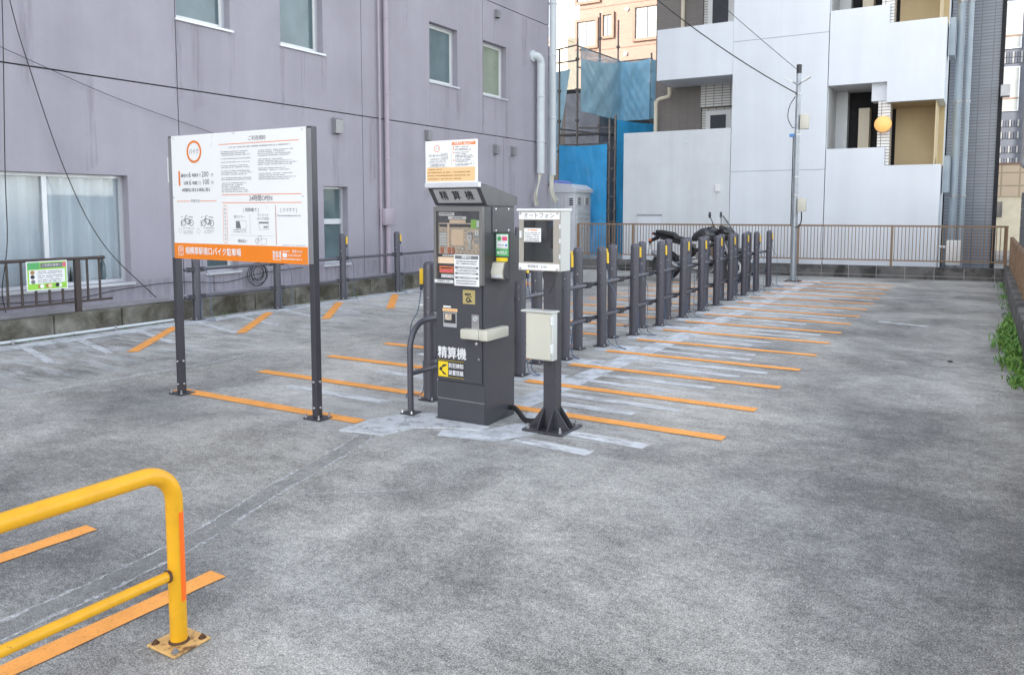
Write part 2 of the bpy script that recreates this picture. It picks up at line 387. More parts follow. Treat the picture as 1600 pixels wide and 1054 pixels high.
_sr = random.Random(77)
def strip(name, pts, w, m, z):   # a flat ribbon on the ground with slightly uneven edges
    if len(pts) == 2 and not hasattr(w, '__len__'):
        a, b = Vector(pts[0]), Vector(pts[1]); k = max(2, int((b - a).length / .12)); pts = [tuple(a.lerp(b, i/k)) for i in range(k+1)]
        w = [w * _sr.uniform(.93, 1.05) for _ in pts]
    P = [Vector((x, y, z)) for x, y in pts]; mb = MB(); L = []
    for i, p in enumerate(P):
        t = (P[min(i+1,len(P)-1)] - P[max(i-1,0)]).normalized(); s = Vector((-t.y, t.x, 0)) * (w[i] if hasattr(w, '__len__') else w) / 2
        L.append((p + s, p - s))
    for (a, b), (c, d) in zip(L, L[1:]): mb.quad(a, b, d, c)
    return mb.build(name, m, gnd)
rnd = random.Random(4)
# orange bay lines
for k in range(15):
    y = 5.40 + .914*k; strip('bay_line', [(-3.62 if k else -3.24, y), (-1.50 - .01*k*.6, y)], .125, 'orange_line', .005)
for k in range(14):
    y = 4.41 + .945*k; strip('bay_line', [(-6.10, y - .01), (-3.98, y + .02)], .125, 'orange_line', .005)
for a, b in (((-8.17,5.33),(-9.42,6.80)), ((-8.22,6.88),(-9.50,8.52)), ((-8.22,8.42),(-9.50,10.08)), ((-8.20,9.86),(-9.50,11.58)), ((-8.2,11.4),(-9.5,13.1)), ((-8.2,12.9),(-9.5,14.6)), ((-8.2,14.4),(-9.5,16.1))):
    strip('bay_line', [a, b], .13, 'orange_line', .005)
strip('bay_line', [(-2.88,.2),(-2.83,2.21)], .105, 'orange_line', .005)
strip('bay_line', [(-3.86,.6),(-3.80,2.22)], .105, 'orange_line', .005)
# ghosts of older white lines between the orange ones
for k in range(15):
    y = 5.40 + .914*k
    for dy, a, b in ((.30, -3.0 + rnd.uniform(-.2,.2), -2.15 + rnd.uniform(-.2,.3)), (.60, -3.1, -2.0 + rnd.uniform(-.3,.4))):
        strip('faded_line', [(a, y+dy), (b, y+dy - .01)], .11, 'worn_white', .0035)
strip('faded_line', [(-2.55,4.98),(-1.90,4.94)], .13, 'worn_white', .0035); strip('faded_line', [(-2.75,4.64),(-2.16,4.61)], .12, 'worn_white', .0035)
strip('faded_line', [(-1.25,12.3),(-.62,12.1)], .10, 'worn_white', .0035)
for k in range(12):
    y = 4.0 + .8*k + rnd.uniform(-.1,.1); strip('faded_line', [(-9.5, y), (-8.3, y - .35)], .10, 'worn_white', .0035)
for k in range(10):
    y = 5.0 + .945*k; strip('faded_line', [(-5.2 + rnd.uniform(-.3,.3), y), (-4.2, y)], .12, 'worn_white', .0035)
# mortar-filled cable trench beside the posts, and its short spurs
for k in range(14):
    y0 = 5.52 + .914*k; strip('trench_fill', [(-3.23, y0 - .06), (-3.22, y0 + .80)], .24, 'mortar', .0025)
    strip('trench_spur', [(-3.80, y0 + .05), (-3.36, y0 + .12)], .42 if k % 2 else .3, 'mortar', .0018)
strip('trench_fill', [(-3.35,18.0),(-3.5,18.6)], .8, 'mortar', .0025)
strip('gutter_strip', [(-9.62,-4),(-9.62,18.6)], .30, 'mortar', .0025)
strip('worn_edge', [(-7.3,-2),(-7.1,3.0),(-6.9,5.2),(-6.9,8.4),(-7.3,12)], .05, 'mortar_thin', .003)
# saw-cut trench running to the machine
ya = [(-3.14, 1.05), (-3.158, 1.654), (-3.172, 1.947), (-3.235, 2.399), (-3.421, 3.066), (-3.672, 4.089), (-3.84, 4.25)]
strip('cut_fill', [tuple(p.to_2d()) for p in bezier([(x, y, 0) for x, y in ya], 6)], .13, 'seam_dark', .0015)
yb2 = [p.to_2d() for p in bezier([(x, y, 0) for x, y in ya], 14)]
for sd_ in (-1, 1):
    wv = [max(.006, .012 + .009*math.sin(k*.9 + sd_) + rnd.uniform(-.008,.016)) for k in range(len(yb2))]
    strip('cut_edge', [(p.x + sd_*.072 + rnd.uniform(-.006,.006), p.y - sd_*.02) for p in yb2], wv, 'mortar_thin', .003)
strip('cut_edge', [(-3.25,3.1),(-2.9,3.35),(-2.72,3.5)], [.012,.02,.01], 'mortar_thin', .003)
MB().prism([(-3.95,4.16,.001),(-3.60,4.23,.001),(-3.52,4.50,.001),(-3.30,4.62,.001),(-3.08,4.68,.001),(-3.06,4.79,.001),(-3.55,4.78,.001),(-3.60,4.95,.001),(-3.86,4.70,.001),(-3.95,4.50,.001)], (0,0,.012)).build('mortar_patch', 'mortar_patch', gnd)
MB().prism([(-3.86,4.30,.0135),(-3.66,4.28,.0135),(-3.62,4.42,.0135),(-3.70,4.62,.0135),(-3.84,4.58,.0135)], (0,0,.006)).build('mortar_patch', 'mortar_patch', gnd)
strip('mortar_patch', [(-3.30,4.50),(-2.95,4.62),(-2.75,5.05),(-2.95,5.5)], [.15,.3,.34,.3], 'mortar', .0018)
for (x, y, s) in ((-8.0,10.4,.05), (-.55,1.55,.012), (-.25,9.4,.03)):
    MB().lathe([(s*.6,0),(s,.2*s),(s*.7,.5*s),(s*.15,.6*s)], (x,y,0), 9).build('pebble', 'sign_white' if x < -1 else 'print_black', gnd)

# left kerb, cast in lengths
kl = tag(MB().box(-10.54,-10.06,-6,19.3,0,.24).build('kerb', 'kerb_dark'), kind='structure')
y = -6.0; 
while y < 19.2:
    L = rnd.uniform(.85, 1.15); MB().bbox(-10.12, -9.93 + rnd.uniform(-.004,.004), y, min(y+L-.012, 19.3), -.02, .275 + rnd.uniform(-.005,.005), .012, 1).build('kerb_stone', 'kerb', kl); y += L
cp = tag(MB().tube(bezier([(-9.88,-3,.03),(-9.885,2,.035),(-9.88,5,.03),(-9.885,7.1,.03)], 6), .019, 10).build('conduit_pipe', 'pvc'), 'white plastic conduit lying on the ground along the left kerb', 'pipe')
for yy in (3.6,4.9,6.2): MB().bbox(-9.91,-9.85,yy,yy+.03,0,.06,.005,1).build('clip', 'steel', cp)

# ================================================================== MAUVE BUILDING
WX = -10.55
mb_root = thing('mauve_building', (WX, 2, 0), 'mauve stucco building with white framed windows along the left', 'building')
MB().box(-24, WX-.36, -18, 19.55, 0, 14.1).build('core', 'dark_void', mb_root)
MB().box(-24, WX-.35, 19.55, 19.62, 0, 14.2).build('end_wall', 'mauve', mb_root)
MB().box(WX-.3, WX+.17, -6, 19.0, .0, .285).build('plinth', 'plinth', mb_root)
wins = [(7.76,8.80,4.47,5.67,'frost'), (9.86,10.88,4.44,5.67,'frost'), (14.12,15.19,4.40,5.67,'frost'), (16.27,17.34,4.38,5.66,'green'),
        (3.40,6.92,.56,2.08,'big'), (8.22,8.83,.60,2.03,'frost'), (10.82,11.47,.57,2.03,'two'), (4.2,5.6,4.47,5.67,'frost')]
wins = [(w[0]+.05 if w[0] == 7.76 else w[0], *w[1:]) for w in wins]
def wall_f(a, z, d): return Vector((WX - d, a, z))
cols_lo = [-18,-6,-.5,3.3,7.79,11.92,17.22,19.62]; cols_hi = [-18,-6,-.5,3.3,7.79,11.92,16.255,19.62]
bands = [(.0,3.41,cols_lo),(3.43,6.62,cols_hi),(6.64,9.85,cols_hi),(9.87,13.1,cols_hi),(13.12,14.2,cols_hi)]
for (z0, z1, cs) in bands:
    for a, b in zip(cs, cs[1:]):
        m = MB(); holed(m, a+.008, b-.008, z0, z1, [w[:4] for w in wins if w[1] > a and w[0] < b and w[3] > z0 and w[2] < z1], wall_f, .34)
        m.build('wall_panel', 'mauve', mb_root)
MB().box(-24, WX+.05, -18, 19.7, 14.2, 14.4).build('parapet', 'mauve', mb_root)
def window(w):
    y0, y1, z0, z1, kind = w; d0 = WX - .14
    f = MB(); t = .045
    for (a, b, c, e) in ((y0,y1,z0,z0+t),(y0,y1,z1-t,z1),(y0,y0+t,z0+t,z1-t),(y1-t,y1,z0+t,z1-t)): f.box(d0-.06, d0, a, b, c, e)
    fo = f.build('window_frame', 'aluminium', mb_root)
    MB().bbox(d0-.05, WX+.035, y0-.03, y1+.05, z0-.045, z0-.003, .006, 1).build('sill', 'aluminium', fo)
    gm = {'curt': 'clear_glass', 'big': 'clear_glass', 'frost': 'frost', 'green': 'frost_green', 'two': 'frost'}[kind]
    bars = []
    if kind == 'big': bars = [('v', 5.0), ('v', 5.82)]
    if kind == 'two': bars = [('h', 1.37)]
    if kind in ('curt','frost','green'): bars = [('s', 0)]
    for k, c in bars:
        if k == 'v': MB().box(d0-.055, d0-.005, c-.03, c+.03, z0+t, z1-t).build('mullion', 'aluminium', fo)
        if k == 'h': MB().box(d0-.055, d0+.01, y0+t, y1-t, c-.05, c+.05).build('transom', 'aluminium', fo)
        if k == 's':
            s = MB(); i = t; u = .035
            for (a, b, c2, e) in ((y0+i,y1-i,z0+i,z0+i+u),(y0+i,y1-i,z1-i-u,z1-i),(y0+i,y0+i+u,z0+i+u,z1-i-u),(y1-i-u,y1-i,z0+i+u,z1-i-u)): s.box(d0-.05, d0-.02, a, b, c2, e)
            s.build('sash', 'white_plastic', fo)
    cuts = [y0+t] + [c for k, c in bars if k == 'v'] + [y1-t]
    zc = [z0+t] + [c for k, c in bars if k == 'h'] + [z1-t]
    for a, b in zip(cuts, cuts[1:]):
        for c, e in zip(zc, zc[1:]): MB().box(d0-.041, d0-.036, a, b, c, e).build('pane', gm, fo)
    if gm == 'clear_glass':
        m = MB(); n = max(24, int((y1-y0)*26)); pr = None; r2 = random.Random(int(y0*10)); ph = 0
        for k in range(n+1):
            yy = y0 + .01 + (y1-y0-.02)*k/n; ph += r2.uniform(.5,1.3); x = d0 - .115 + .045*math.sin(ph)
            cur = (Vector((x,yy,z0+.02)), Vector((x,yy,z1-.02)))
            if pr: m.quad(pr[0], cur[0], cur[1], pr[1])
            pr = cur
        m.build('curtain', 'curtain', fo, 60)
thin('drip', (.17, .15, .18), 0., .26, 2.6, .44, .74, .9, (5, 5, .35))
for w in wins: window(w)
rd_ = random.Random(21)
for w in wins:
    if w[4] == 'big': continue
    for yc in (w[0] + .02, w[1] + .02, (w[0]+w[1])/2 + rd_.uniform(-.2,.2)):
        L = rd_.uniform(.7, 1.5); hw = rd_.uniform(.05,.12); zb = w[2] - .05
        MB().quad((WX+.0015,yc-hw,zb-L),(WX+.0015,yc+hw*.6,zb-L*.9),(WX+.0015,yc+hw,zb),(WX+.0015,yc-hw,zb)).build('drip_stain','drip',mb_root)
for yc, zt in ((11.17,3.0),(14.0,3.08),(16.79,2.96),(17.63,2.97),(16.85,6.27),(12.2,3.41),(6.4,3.41),(9.6,6.6),(13.3,6.6),(18.3,6.6),(7.3,6.6)):
    hw = rd_.uniform(.05,.14); MB().quad((WX+.0015,yc-hw,zt-1.3),(WX+.0015,yc+hw,zt-1.2),(WX+.0015,yc+hw,zt),(WX+.0015,yc-hw,zt)).build('drip_stain','drip',mb_root)
MB().quad((WX+.0012,3.3,.29),(WX+.0012,19.5,.29),(WX+.0012,19.5,.62),(WX+.0012,3.3,.56)).build('splash_stain','drip',mb_root)
# things standing on the inside ledge of the large window
def silh(y, h, r, m): return MB().lathe([(r*.7,0),(r,.15*h),(r*.8,.6*h),(r*.35,.8*h),(r*.25,h)], (WX-.21, y, .607), 10).build('ledge_bottle', m, mb_root)
silh(6.16,.20,.022,'window_dark'); silh(6.24,.26,.03,'window_dark'); silh(6.62,.34,.045,'frost')
# vents on the wall
for (yc, zc, s) in ((11.17,3.16,1.15), (14.0,3.21,.9), (16.79,3.085,.9), (17.63,3.10,.9), (16.85,6.38,.75), (9.14,3.16,.01)):
    if s < .1: continue
    w, h = .085*s, .125*s; x0 = WX + .001
    v = MB().prism([(x0,yc-w,zc-h),(x0+.10,yc-w,zc-h),(x0+.11,yc-w,zc+h*.75),(x0+.05,yc-w,zc+h),(x0,yc-w,zc+h)], (0,2*w,0)).build('vent_hood', 'grey_metal', mb_root)
    MB().box(x0+.01,x0+.095,yc-w+.012,yc+w-.012,zc-h-.004,zc-h-.001).build('vent_mouth', 'dark_void', v)
# downpipes
dp = MB().tube([(WX+.075,12.57,.30),(WX+.075,12.57,14)], .052, 14).build('downpipe', 'mauve_pipe', mb_root)
MB().tube([(WX+.05,12.38,.30),(WX+.05,12.38,14)], .022, 10).build('downpipe', 'mauve_pipe', mb_root)
MB().bbox(WX+.003,WX+.16,12.40,12.70,1.28,1.62,.01,2).build('downpipe_box', 'mauve_pipe', dp)
for zz in (.7,2.6,3.9,5.4,6.9): MB().lathe([(.055,0),(.06,.004),(.06,.03),(.055,.034)], (WX+.075,12.57,zz), 14).build('pipe_clamp', 'mauve_pipe', dp)
cpipe = MB().tube([(WX+.10,19.66,2.55),(WX+.10,19.66,14)], .10, 16).build('cable_duct', 'pvc', mb_root)
MB().tube(bezier([(WX+.10,19.66,2.58),(WX+.11,19.62,2.2),(WX+.12,19.72,1.95),(WX+.14,19.86,1.86)], 5), .05, 8).build('cable_bundle', 'cream_box', cpipe)
MB().tube(bezier([(WX+.08,19.60,2.58),(WX+.10,19.55,2.2),(WX+.12,19.60,1.98),(WX+.16,19.72,1.80)], 5), .035, 8).build('cable_bundle', 'cream_box', cpipe)
for zz in (4.1,5.8,7.2): MB().lathe([(.102,0),(.112,.006),(.112,.05),(.102,.056)], (WX+.10,19.66,zz), 16).build('pipe_clamp', 'pvc', cpipe)
p2 = MB().tube(bezier([(WX-.02,18.66,5.66),(WX+.06,18.68,5.67),(WX+.14,18.76,5.64),(WX+.16,18.87,5.5),(WX+.16,18.87,5.2),(WX+.16,18.87,2.57)], 6), .105, 16).build('cable_duct', 'pvc', mb_root)
MB().lathe([(.10,0),(.15,.01),(.15,.06),(.11,.08)], (WX-.01,18.68,5.66), 14, 'X').build('duct_flange', 'pvc', p2)
for k in range(4): MB().tube(bezier([(WX+.12+.02*k,18.84+.02*k,2.6),(WX+.14,18.80,2.3),(WX+.12+.03*k,18.62-.02*k,2.0),(WX+.12,18.66+.05*k,1.7)], 5), .022, 6).build('cable', 'cream_box', p2)
for zz in (3.4,4.6): MB().lathe([(.107,0),(.118,.006),(.118,.04),(.107,.046)], (WX+.16,18.87,zz), 16).build('pipe_clamp', 'pvc', p2)
# cables hanging on the wall
def cable(label, pts, r=.0065, m='black_rubber', nm='wall_cable', n=8): return tag(MB().tube(bezier(pts, n), r, 6).build(nm, m), label, 'cable')
XC = WX + .07
cable('black cable slanting down across the big curtained window', [(XC,5.20,5.3),(XC,5.40,4.18),(XC,5.57,3.48),(XC,6.00,2.08),(XC,6.48,1.11),(XC,7.25,.30)])
cable('black cable hanging straight down at the far left edge', [(XC,5.30,5.3),(XC,5.31,4.16),(XC,5.24,2.09),(XC,5.22,1.2),(XC,5.13,.6),(XC,5.16,.31)])
cable('thin wire running down behind the price board', [(XC,3.4,4.15),(XC,5.26,3.59),(XC,6.7,3.16),(XC,8.25,2.815),(XC,8.6,2.73)], .004)
cable('black cable draped along the foot of the mauve wall', [(XC,5.0,.43),(XC,6.0,.40),(XC+.02,6.7,.47),(XC,7.6,.50),(XC,8.5,.43),(XC,9.2,.52),(XC,10.2,.56)])
coil = MB(); r3 = random.Random(3); pts = []
for k in range(90):
    a = k*.42; rr = .15 + .05*math.sin(k*.19) ; pts.append((XC + .015*math.sin(k*.31), 9.17 + rr*math.cos(a)*1.05 + .02*math.sin(k*.11), .52 + rr*math.sin(a)*(1+.12*math.sin(k*.07))))
tag(coil.tube(pts, .0055, 5).build('cable_coil', 'black_rubber'), 'tangled coil of black cable hanging on the mauve wall', 'cable')

# brown railing with the green poster, on the left kerb
RX = -10.05
rl = thing('brown_railing', (RX, 5.8, .275), 'short brown steel railing standing on the left kerb', 'railing')
MB().tube([(RX,3.0,.985),(RX,6.21,.965)], .022, 10).build('top_rail', 'rail_brown', rl)
MB().bbox(RX-.015,RX+.015,3.0,6.30,.395,.425,.004,1).build('bottom_rail', 'rail_brown', rl)
MB().bbox(RX-.03,RX+.03,5.80,5.87,.27,.955,.006,1).build('post', 'rail_brown', rl)
MB().bbox(RX-.03,RX+.03,3.9,3.97,.27,.965,.006,1).build('post', 'rail_brown', rl)
for k in range(19):
    yy = 6.135 - .165*k
    if abs(yy-5.835) < .05: continue
    MB().bbox(RX-.008,RX+.008,yy-.014,yy+.014,.42,.965,.003,1).build('baluster', 'rail_brown', rl)
F = Fr((RX+.04,5.185,.60), (0,1,0), (0,0,1))
po = thing('green_poster', (RX+.03,5.45,.60), 'green and white notice wired to the brown railing', 'notice')
W_, H_ = .50, .36
MB().fbox(F,0,W_,0,H_,-.006,0).build('board', 'sign_white', po)
MB().flat(F,.012,W_-.012,.012,H_-.012,.0012).build('print', 'print_lime', po)
m = MB().flat(F,.03,W_-.03,.085,.255,.002).build('print_white', 'print_white', po)
MB().flat(F,.012,.16,.265,H_-.012,.002).build('print_corner', 'print_green', po); MB().flat(F,.17,.44,.275,.335,.002).build('title_block', 'print_grey', po)
MB().text(F,'ご利用の皆様へ',.305,.305,.034,.003,'CENTER').build('lettering','print_white',po)
MB().flat(F,.445,.485,.28,.335,.002).build('red_mark','print_pink',po)
m = MB(); rr = random.Random(8)
for v in (.232,.21,.178,.155,.125,.103): m.lines(F,.13,.44,v,.012,.003,rr)
m.build('small_print','print_grey',po)
for (u, v, mm) in ((.07,.225,'print_brown'),(.07,.17,'print_black'),(.075,.11,'print_grey'),(.18,.05,'print_white'),(.28,.05,'peach_paper'),(.40,.05,'print_white'),(.25,.052,'print_brown'),(.37,.055,'print_black'),(.155,.05,'print_brown')):
    MB().disc(F,u,v,.026,.002 + .0006*(u*10 % 1),.0028+ .0006*(u*10 % 1),12).build('picture',mm,po)

# ================================================================== FAR KERB AND BROWN FENCE
def FL(x): return 20.43 + .15*x         # the line of the far fence
ang = math.atan(.15); fd = Vector((math.cos(ang), math.sin(ang), 0)); fn = Vector((math.sin(ang), -math.cos(ang), 0))
FO = Vector((-10.4, FL(-10.4), 0)); Flen = (Vector((.62, FL(.62), 0)) - FO).length
fk = Fr(FO, fd, (0,0,1))
fkerb = tag(MB().fbox(fk, 0, Flen, 0, .275, -.14, -.008).build('block_kerb', 'joint'), kind='structure')
u = 0
while u < Flen - .02:
    L = .598; MB().fbox(fk, u, min(u+L-.012, Flen), .0, .075, -.1, rnd.uniform(-.002,.003)).build('kerb_block', 'kerb_dark', fkerb)
    MB().fbox(fk, u, min(u+L-.012, Flen), .087, .285+rnd.uniform(-.003,.004), -.16, rnd.uniform(-.002,.004)).build('kerb_block', 'kerb_dark', fkerb); u += L
ff = Fr(FO - fn*0 + Vector((0,.06,0)), fd, (0,0,1))
fence = thing('baluster_fence', tuple(ff.p(6,.28)), 'long brown baluster fence across the back of the lot', 'fence')
u0f, u1f = 1.05, Flen - .17
MB().fbox(ff,u0f,u1f,1.195,1.235,-.022,.022).build('top_rail','fence_brown',fence)
MB().fbox(ff,u0f,u1f,.405,.435,-.018,.018).build('bottom_rail','fence_brown',fence)
npost = 6; ps = [u0f + (u1f-u0f)*k/5 for k in range(6)]
ps = [u0f, 2.55, 4.6, 6.62, 8.66, u1f - .03]
for u in ps: MB().fbox(ff,u-.025,u+.025,.28,1.215,-.0235,.0235).build('post','fence_brown',fence)
bal = MB().fbox(Fr((0,0,0),fd,(0,0,1)),-.008,.008,.43,1.20,-.008,.008).mesh('baluster'); bal.materials.append(MATS['fence_brown'])
u = u0f + .04
while u < u1f - .03:
    if all(abs(u-p) > .036 for p in ps):
        o = bpy.data.objects.new('baluster', bal); col.objects.link(o); o.parent = fence; q = ff.p(u,0) - ROOT[fence.name]; o.location = q
    u += .0755

# ================================================================== RIGHT BOUNDARY
rw = tag(MB().bbox(.40,.72,-2,20.45,-.05,.36,.015,1).build('low_wall', 'kerb_dark'), 'low mossy concrete wall along the right edge', 'wall')
rf = thing('side_fence', (.52, 18, .36), 'brown fence on top of the low right-hand wall', 'fence')
MB().box(.50,.54,1.2,20.4,.95,.99).build('top_rail','fence_brown',rf); MB().box(.50,.54,1.2,20.4,.46,.49).build('bottom_rail','fence_brown',rf)
for k in range(22): MB().bbox(.485,.555,20.2-.9*k-.03,20.2-.9*k+.03,.355,1.0,.004,1).build('post','fence_brown',rf)
for k in range(122):
    yy = 20.05 - .15*k
    MB().box(.513,.527,yy-.008,yy+.008,.485,.955).build('baluster','fence_brown',rf)
bw = thing('block_wall', (.80,20,0), 'grey concrete block wall behind the right-hand fence', 'wall')
for j in range(10):
    yy = 12.0 + (.2 if j % 2 else 0)
    MB().box(.76,.9,12,23.3,.2*j+.001,.2*j+.012).build('bed_joint','joint',bw)
    while yy < 23.2: MB().box(.75,.91,yy,min(yy+.388,23.3),.2*j+.014,.2*j+.199).build('block','block',bw); yy += .4
gp = tag(MB().tube(bezier([(.9,20.4,2.55),(.72,20.4,2.52),(.66,20.6,2.62),(.66,20.6,3.0),(.66,20.6,4.4),(.66,20.6,8)],6), .055, 10).build('drain_pipe','block'), 'grey drain pipe above the block wall at the right edge', 'pipe')
gf = MB()   # weeds
r5 = random.Random(11)
def tuft(x, y, s, n, mb2):
    for _ in range(n):
        a = r5.uniform(0, 6.28); l = s*r5.uniform(.5,1.1); w = .008 + .02*s*r5.random(); tilt = r5.uniform(.2,1.1)
        bx, by = x + r5.gauss(0,.05), y + r5.gauss(0,.07); d = Vector((math.cos(a), math.sin(a), 0)); sd = Vector((-d.y, d.x, 0))*w
        p0 = Vector((min(bx,.39),by,0)); p1 = p0 + d*l*.35*tilt + Vector((0,0,l*.6)); p2_ = p0 + d*l*tilt*.8 + Vector((0,0,l*.8))
        p1.x = min(p1.x,.395); p2_.x = min(p2_.x,.395)
        mb2.add([p0-sd*.4, p0+sd*.4, p1+sd, p1-sd, p2_], [(0,1,2,3),(3,2,4)])
g2 = MB()
for k in range(150):
    y = r5.uniform(8.2,13.6); dens = 1 - abs(y-10.6)/3.4; tuft(.40 - abs(r5.gauss(0,.10))*max(dens,.15), y, .05 + .14*max(dens,.05)*r5.random(), 16, gf if r5.random() < .6 else g2)
for k in range(40): tuft(.39 - abs(r5.gauss(0,.03)), r5.uniform(13,20), .07, 6, gf)
nw = len(gf.f); gf.add(g2.v, g2.f)
wo_ = tag(gf.build('weeds','leaf',None,180), 'green weeds growing along the foot of the right wall', 'weeds', kind='stuff'); wo_.data.materials.append(MATS['leaf_pale'])
for p in wo_.data.polygons[nw:]: p.material_index = 1
g3 = MB()
for k in range(26):
    x, y = -9.9, r5.uniform(5,18)
    for _ in range(5):
        a = r5.uniform(0,6.28); l = r5.uniform(.02,.06); p = Vector((x + r5.uniform(0,.05), y + r5.uniform(-.1,.1), 0)); d = Vector((math.cos(a), math.sin(a), 1.))*l
        g3.add([p, p + Vector((.008,.008,0)), p + d], [(0,1,2)])
tag(g3.build('weeds','leaf',None,180), 'tiny weeds in the joint at the foot of the left kerb', 'weeds', kind='stuff')

# ================================================================== WHITE APARTMENT BUILDING
BY = 21.6
wb = thing('apartment_building', (-4.8,BY,0), 'white rendered apartment block with stepped stair parapets', 'building')
def bx(n, m, *a, parent=wb): return MB().box(*a).build(n, m, parent)
bx('yard_wall','white_wall_old',-9.13,-6.015,BY,BY+.16,0,3.80)
bx('wall_hatch','white_wall',-8.65,-7.95,BY-.012,BY-.0,.3,1.42)
bx('hatch_lintel','grey_metal',-8.68,-7.92,BY-.03,BY-.013,1.42,1.45)
wbx = MB().bbox(-6.40,-6.27,BY-.07,BY,2.08,2.28,.008,1).build('meter_box','white_plastic',wb); MB().tube([(-6.33,BY-.03,2.08),(-6.33,BY-.03,1.75)],.008,6).build('conduit','white_plastic',wbx)
bx('outlet','white_wall',-7.26,-7.20,BY-.02,BY,3.44,3.50)
for a, b in ((0,2.612),(2.626,6.062),(6.076,9.5),(9.514,16)): bx('wall_panel','white_wall',-6.0,-3.585,BY,BY+.2,a,b)
bx('joint_fill','pipe_grey',-5.99,-3.59,BY+.012,BY+5.9,.01,15.9); bx('core','white_wall',-3.60,-1.0,BY+1.75,BY+6,0,16)
# left balconies
for zz in (5.22, 8.66, 12.1):
    bx('balcony_parapet','white_wall',-8.15,-6.005,BY-.002,BY+.14,zz,zz+1.40)
    bx('balcony_side','white_wall',-8.15,-8.02,BY+.14,BY+1.5,zz,zz+1.40)
    bx('balcony_slab','white_wall_old',-8.10,-6.005,BY+.14,BY+1.6,zz+.002,zz+.16)
YB = BY + 1.5
bx('back_wall','brown_tile',-8.75,-7.33,YB,YB+4,0,16); bx('back_wall','white_tile',-7.33,-6.0,YB+.12,YB+4,0,16)
for zz in (4.58, 8.02): bx('tile_panel','white_tile',-7.31,-6.0,YB-.10,YB+.12,zz,zz+1.0)
for zz in (2.35, 6.0):
    d = bx('balcony_door','white_plastic',-7.20,-6.42,YB+.06,YB+.118,zz,zz+2.14); MB().box(-7.06,-6.60,YB+.045,YB+.059,zz+.9,zz+2.0).build('pane','window_dark',d)
dpw = MB().tube(bezier([(-8.20,BY+1.2,5.20),(-8.20,BY+1.2,5.0),(-8.25,BY+1.15,4.92),(-8.50,BY+1.1,4.85),(-8.58,BY+1.1,4.7),(-8.58,BY+1.1,4.4),(-8.58,BY+1.1,0)],6), .055, 10).build('downpipe','beige_paint',wb)
MB().tube([(-7.90,YB-.08,6.6),(-7.90,YB-.08,12)],.06,10).build('downpipe','beige_paint',wb)
# right-hand stair tower, storey 3.44
for k, z in enumerate((-3.44, 0., 3.44, 6.88)):
    zl0, zl1, zr0, zr1 = 4.72+z-3.44+3.44-0, 6.57+z, 4.22+z, 6.12+z
    if k == 0: zl0 = zr0 = 0.
    bx('stair_parapet','white_wall',-3.565,-2.205,BY-.004,BY+.15,zl0,zl1); bx('stair_parapet','white_wall',-2.205,-.97,BY-.0045,BY+.15,zr0,zr1)
    bx('side_wall','white_wall',-1.12,-.97,BY+.15,BY+1.7,zr0,zr1)
    if k:
        bx('soffit','white_wall_old',-3.565,-2.55,BY+.15,BY+1.75,zl0+.004,zl0+.14); bx('soffit','tan_wall',-2.2,-1.12,BY+.15,BY+1.75,zr0+.004,zr0+.14)
        bx('beam','white_wall',-2.56,-2.21,BY+.15,BY+.65,zr0+.06,zl0-.004+.1)
bx('tile_pillar','white_tile',-2.40,-2.12,BY+.16,BY+.62,0,16)
bx('tan_recess_wall','tan_wall',-2.12,-1.0,BY+1.55,BY+1.745,0,16); bx('tan_side','tan_wall',-1.135,-1.122,BY+.151,BY+1.55,2.3,16); 
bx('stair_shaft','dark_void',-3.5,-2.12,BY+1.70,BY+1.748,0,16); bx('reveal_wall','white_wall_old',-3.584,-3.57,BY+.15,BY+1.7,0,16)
bx('grey_reveal','white_wall_old',-3.569,-3.28,BY+1.35,BY+1.69,0,16)
for zz in (3.2,6.64): bx('notice_board','beige_paint',-2.98,-2.72,BY+1.2,BY+1.6,zz-.3,zz+1.05)
lp = thing('globe_lamp', (-2.26,BY-.05,3.7), 'round amber wall lamp lit on the stair tower', 'lamp')
MB().lathe([(.03,-.09),(.13,-.085),(.185,-.05),(.20,-.01),(.195,.03),(.15,.06)], (-2.26,BY-.02,3.69), 24, 'Y').build('globe','lamp_glow',lp); MB().ring(Fr((-2.26,BY-.1045,3.69),(1,0,0),(0,0,1)),0,0,.075,.10,-.012,.0,24).build('lamp_ring','print_peach',lp); MB().cyl((-2.26,BY+.03,3.69),(-2.26,BY+.17,3.69),.06).build('bracket','grey_metal',lp)
# pipes and dark corner to the right of the tower
bx('corner_wall','grey_tile',-.97,-.50,BY+2.6,BY+6,0,16)
for x, r in ((-.70,.085),(-.50,.060)):
    p = MB().tube([(x,BY+.9,0),(x,BY+.9,14)], r, 12).build('downpipe','pipe_grey',wb)
    for zz in (1.9,4.2,6.6): MB().lathe([(r+.002,0),(r+.012,.005),(r+.012,.05),(r+.002,.055)], (x,BY+.9,zz),12).build('pipe_clamp','grey_metal',p)
for zz in (2.0,5.3): MB().bbox(-.93,-.80,BY+.5,BY+1.2,zz,zz+.9,.01,1).build('meter_cabinet','pipe_grey',wb)
gm_ = thing('gas_meter', (-.62,21.0,0), 'pale gas meter behind the back fence', 'meter'); MB().bbox(-.75,-.45,20.95,21.15,.3,.88,.02,2).build('case','white_plastic',gm_); MB().tube([(-.90,21.05,.72),(-.74,21.05,.72)],.03,8).build('pipe','pvc',gm_)

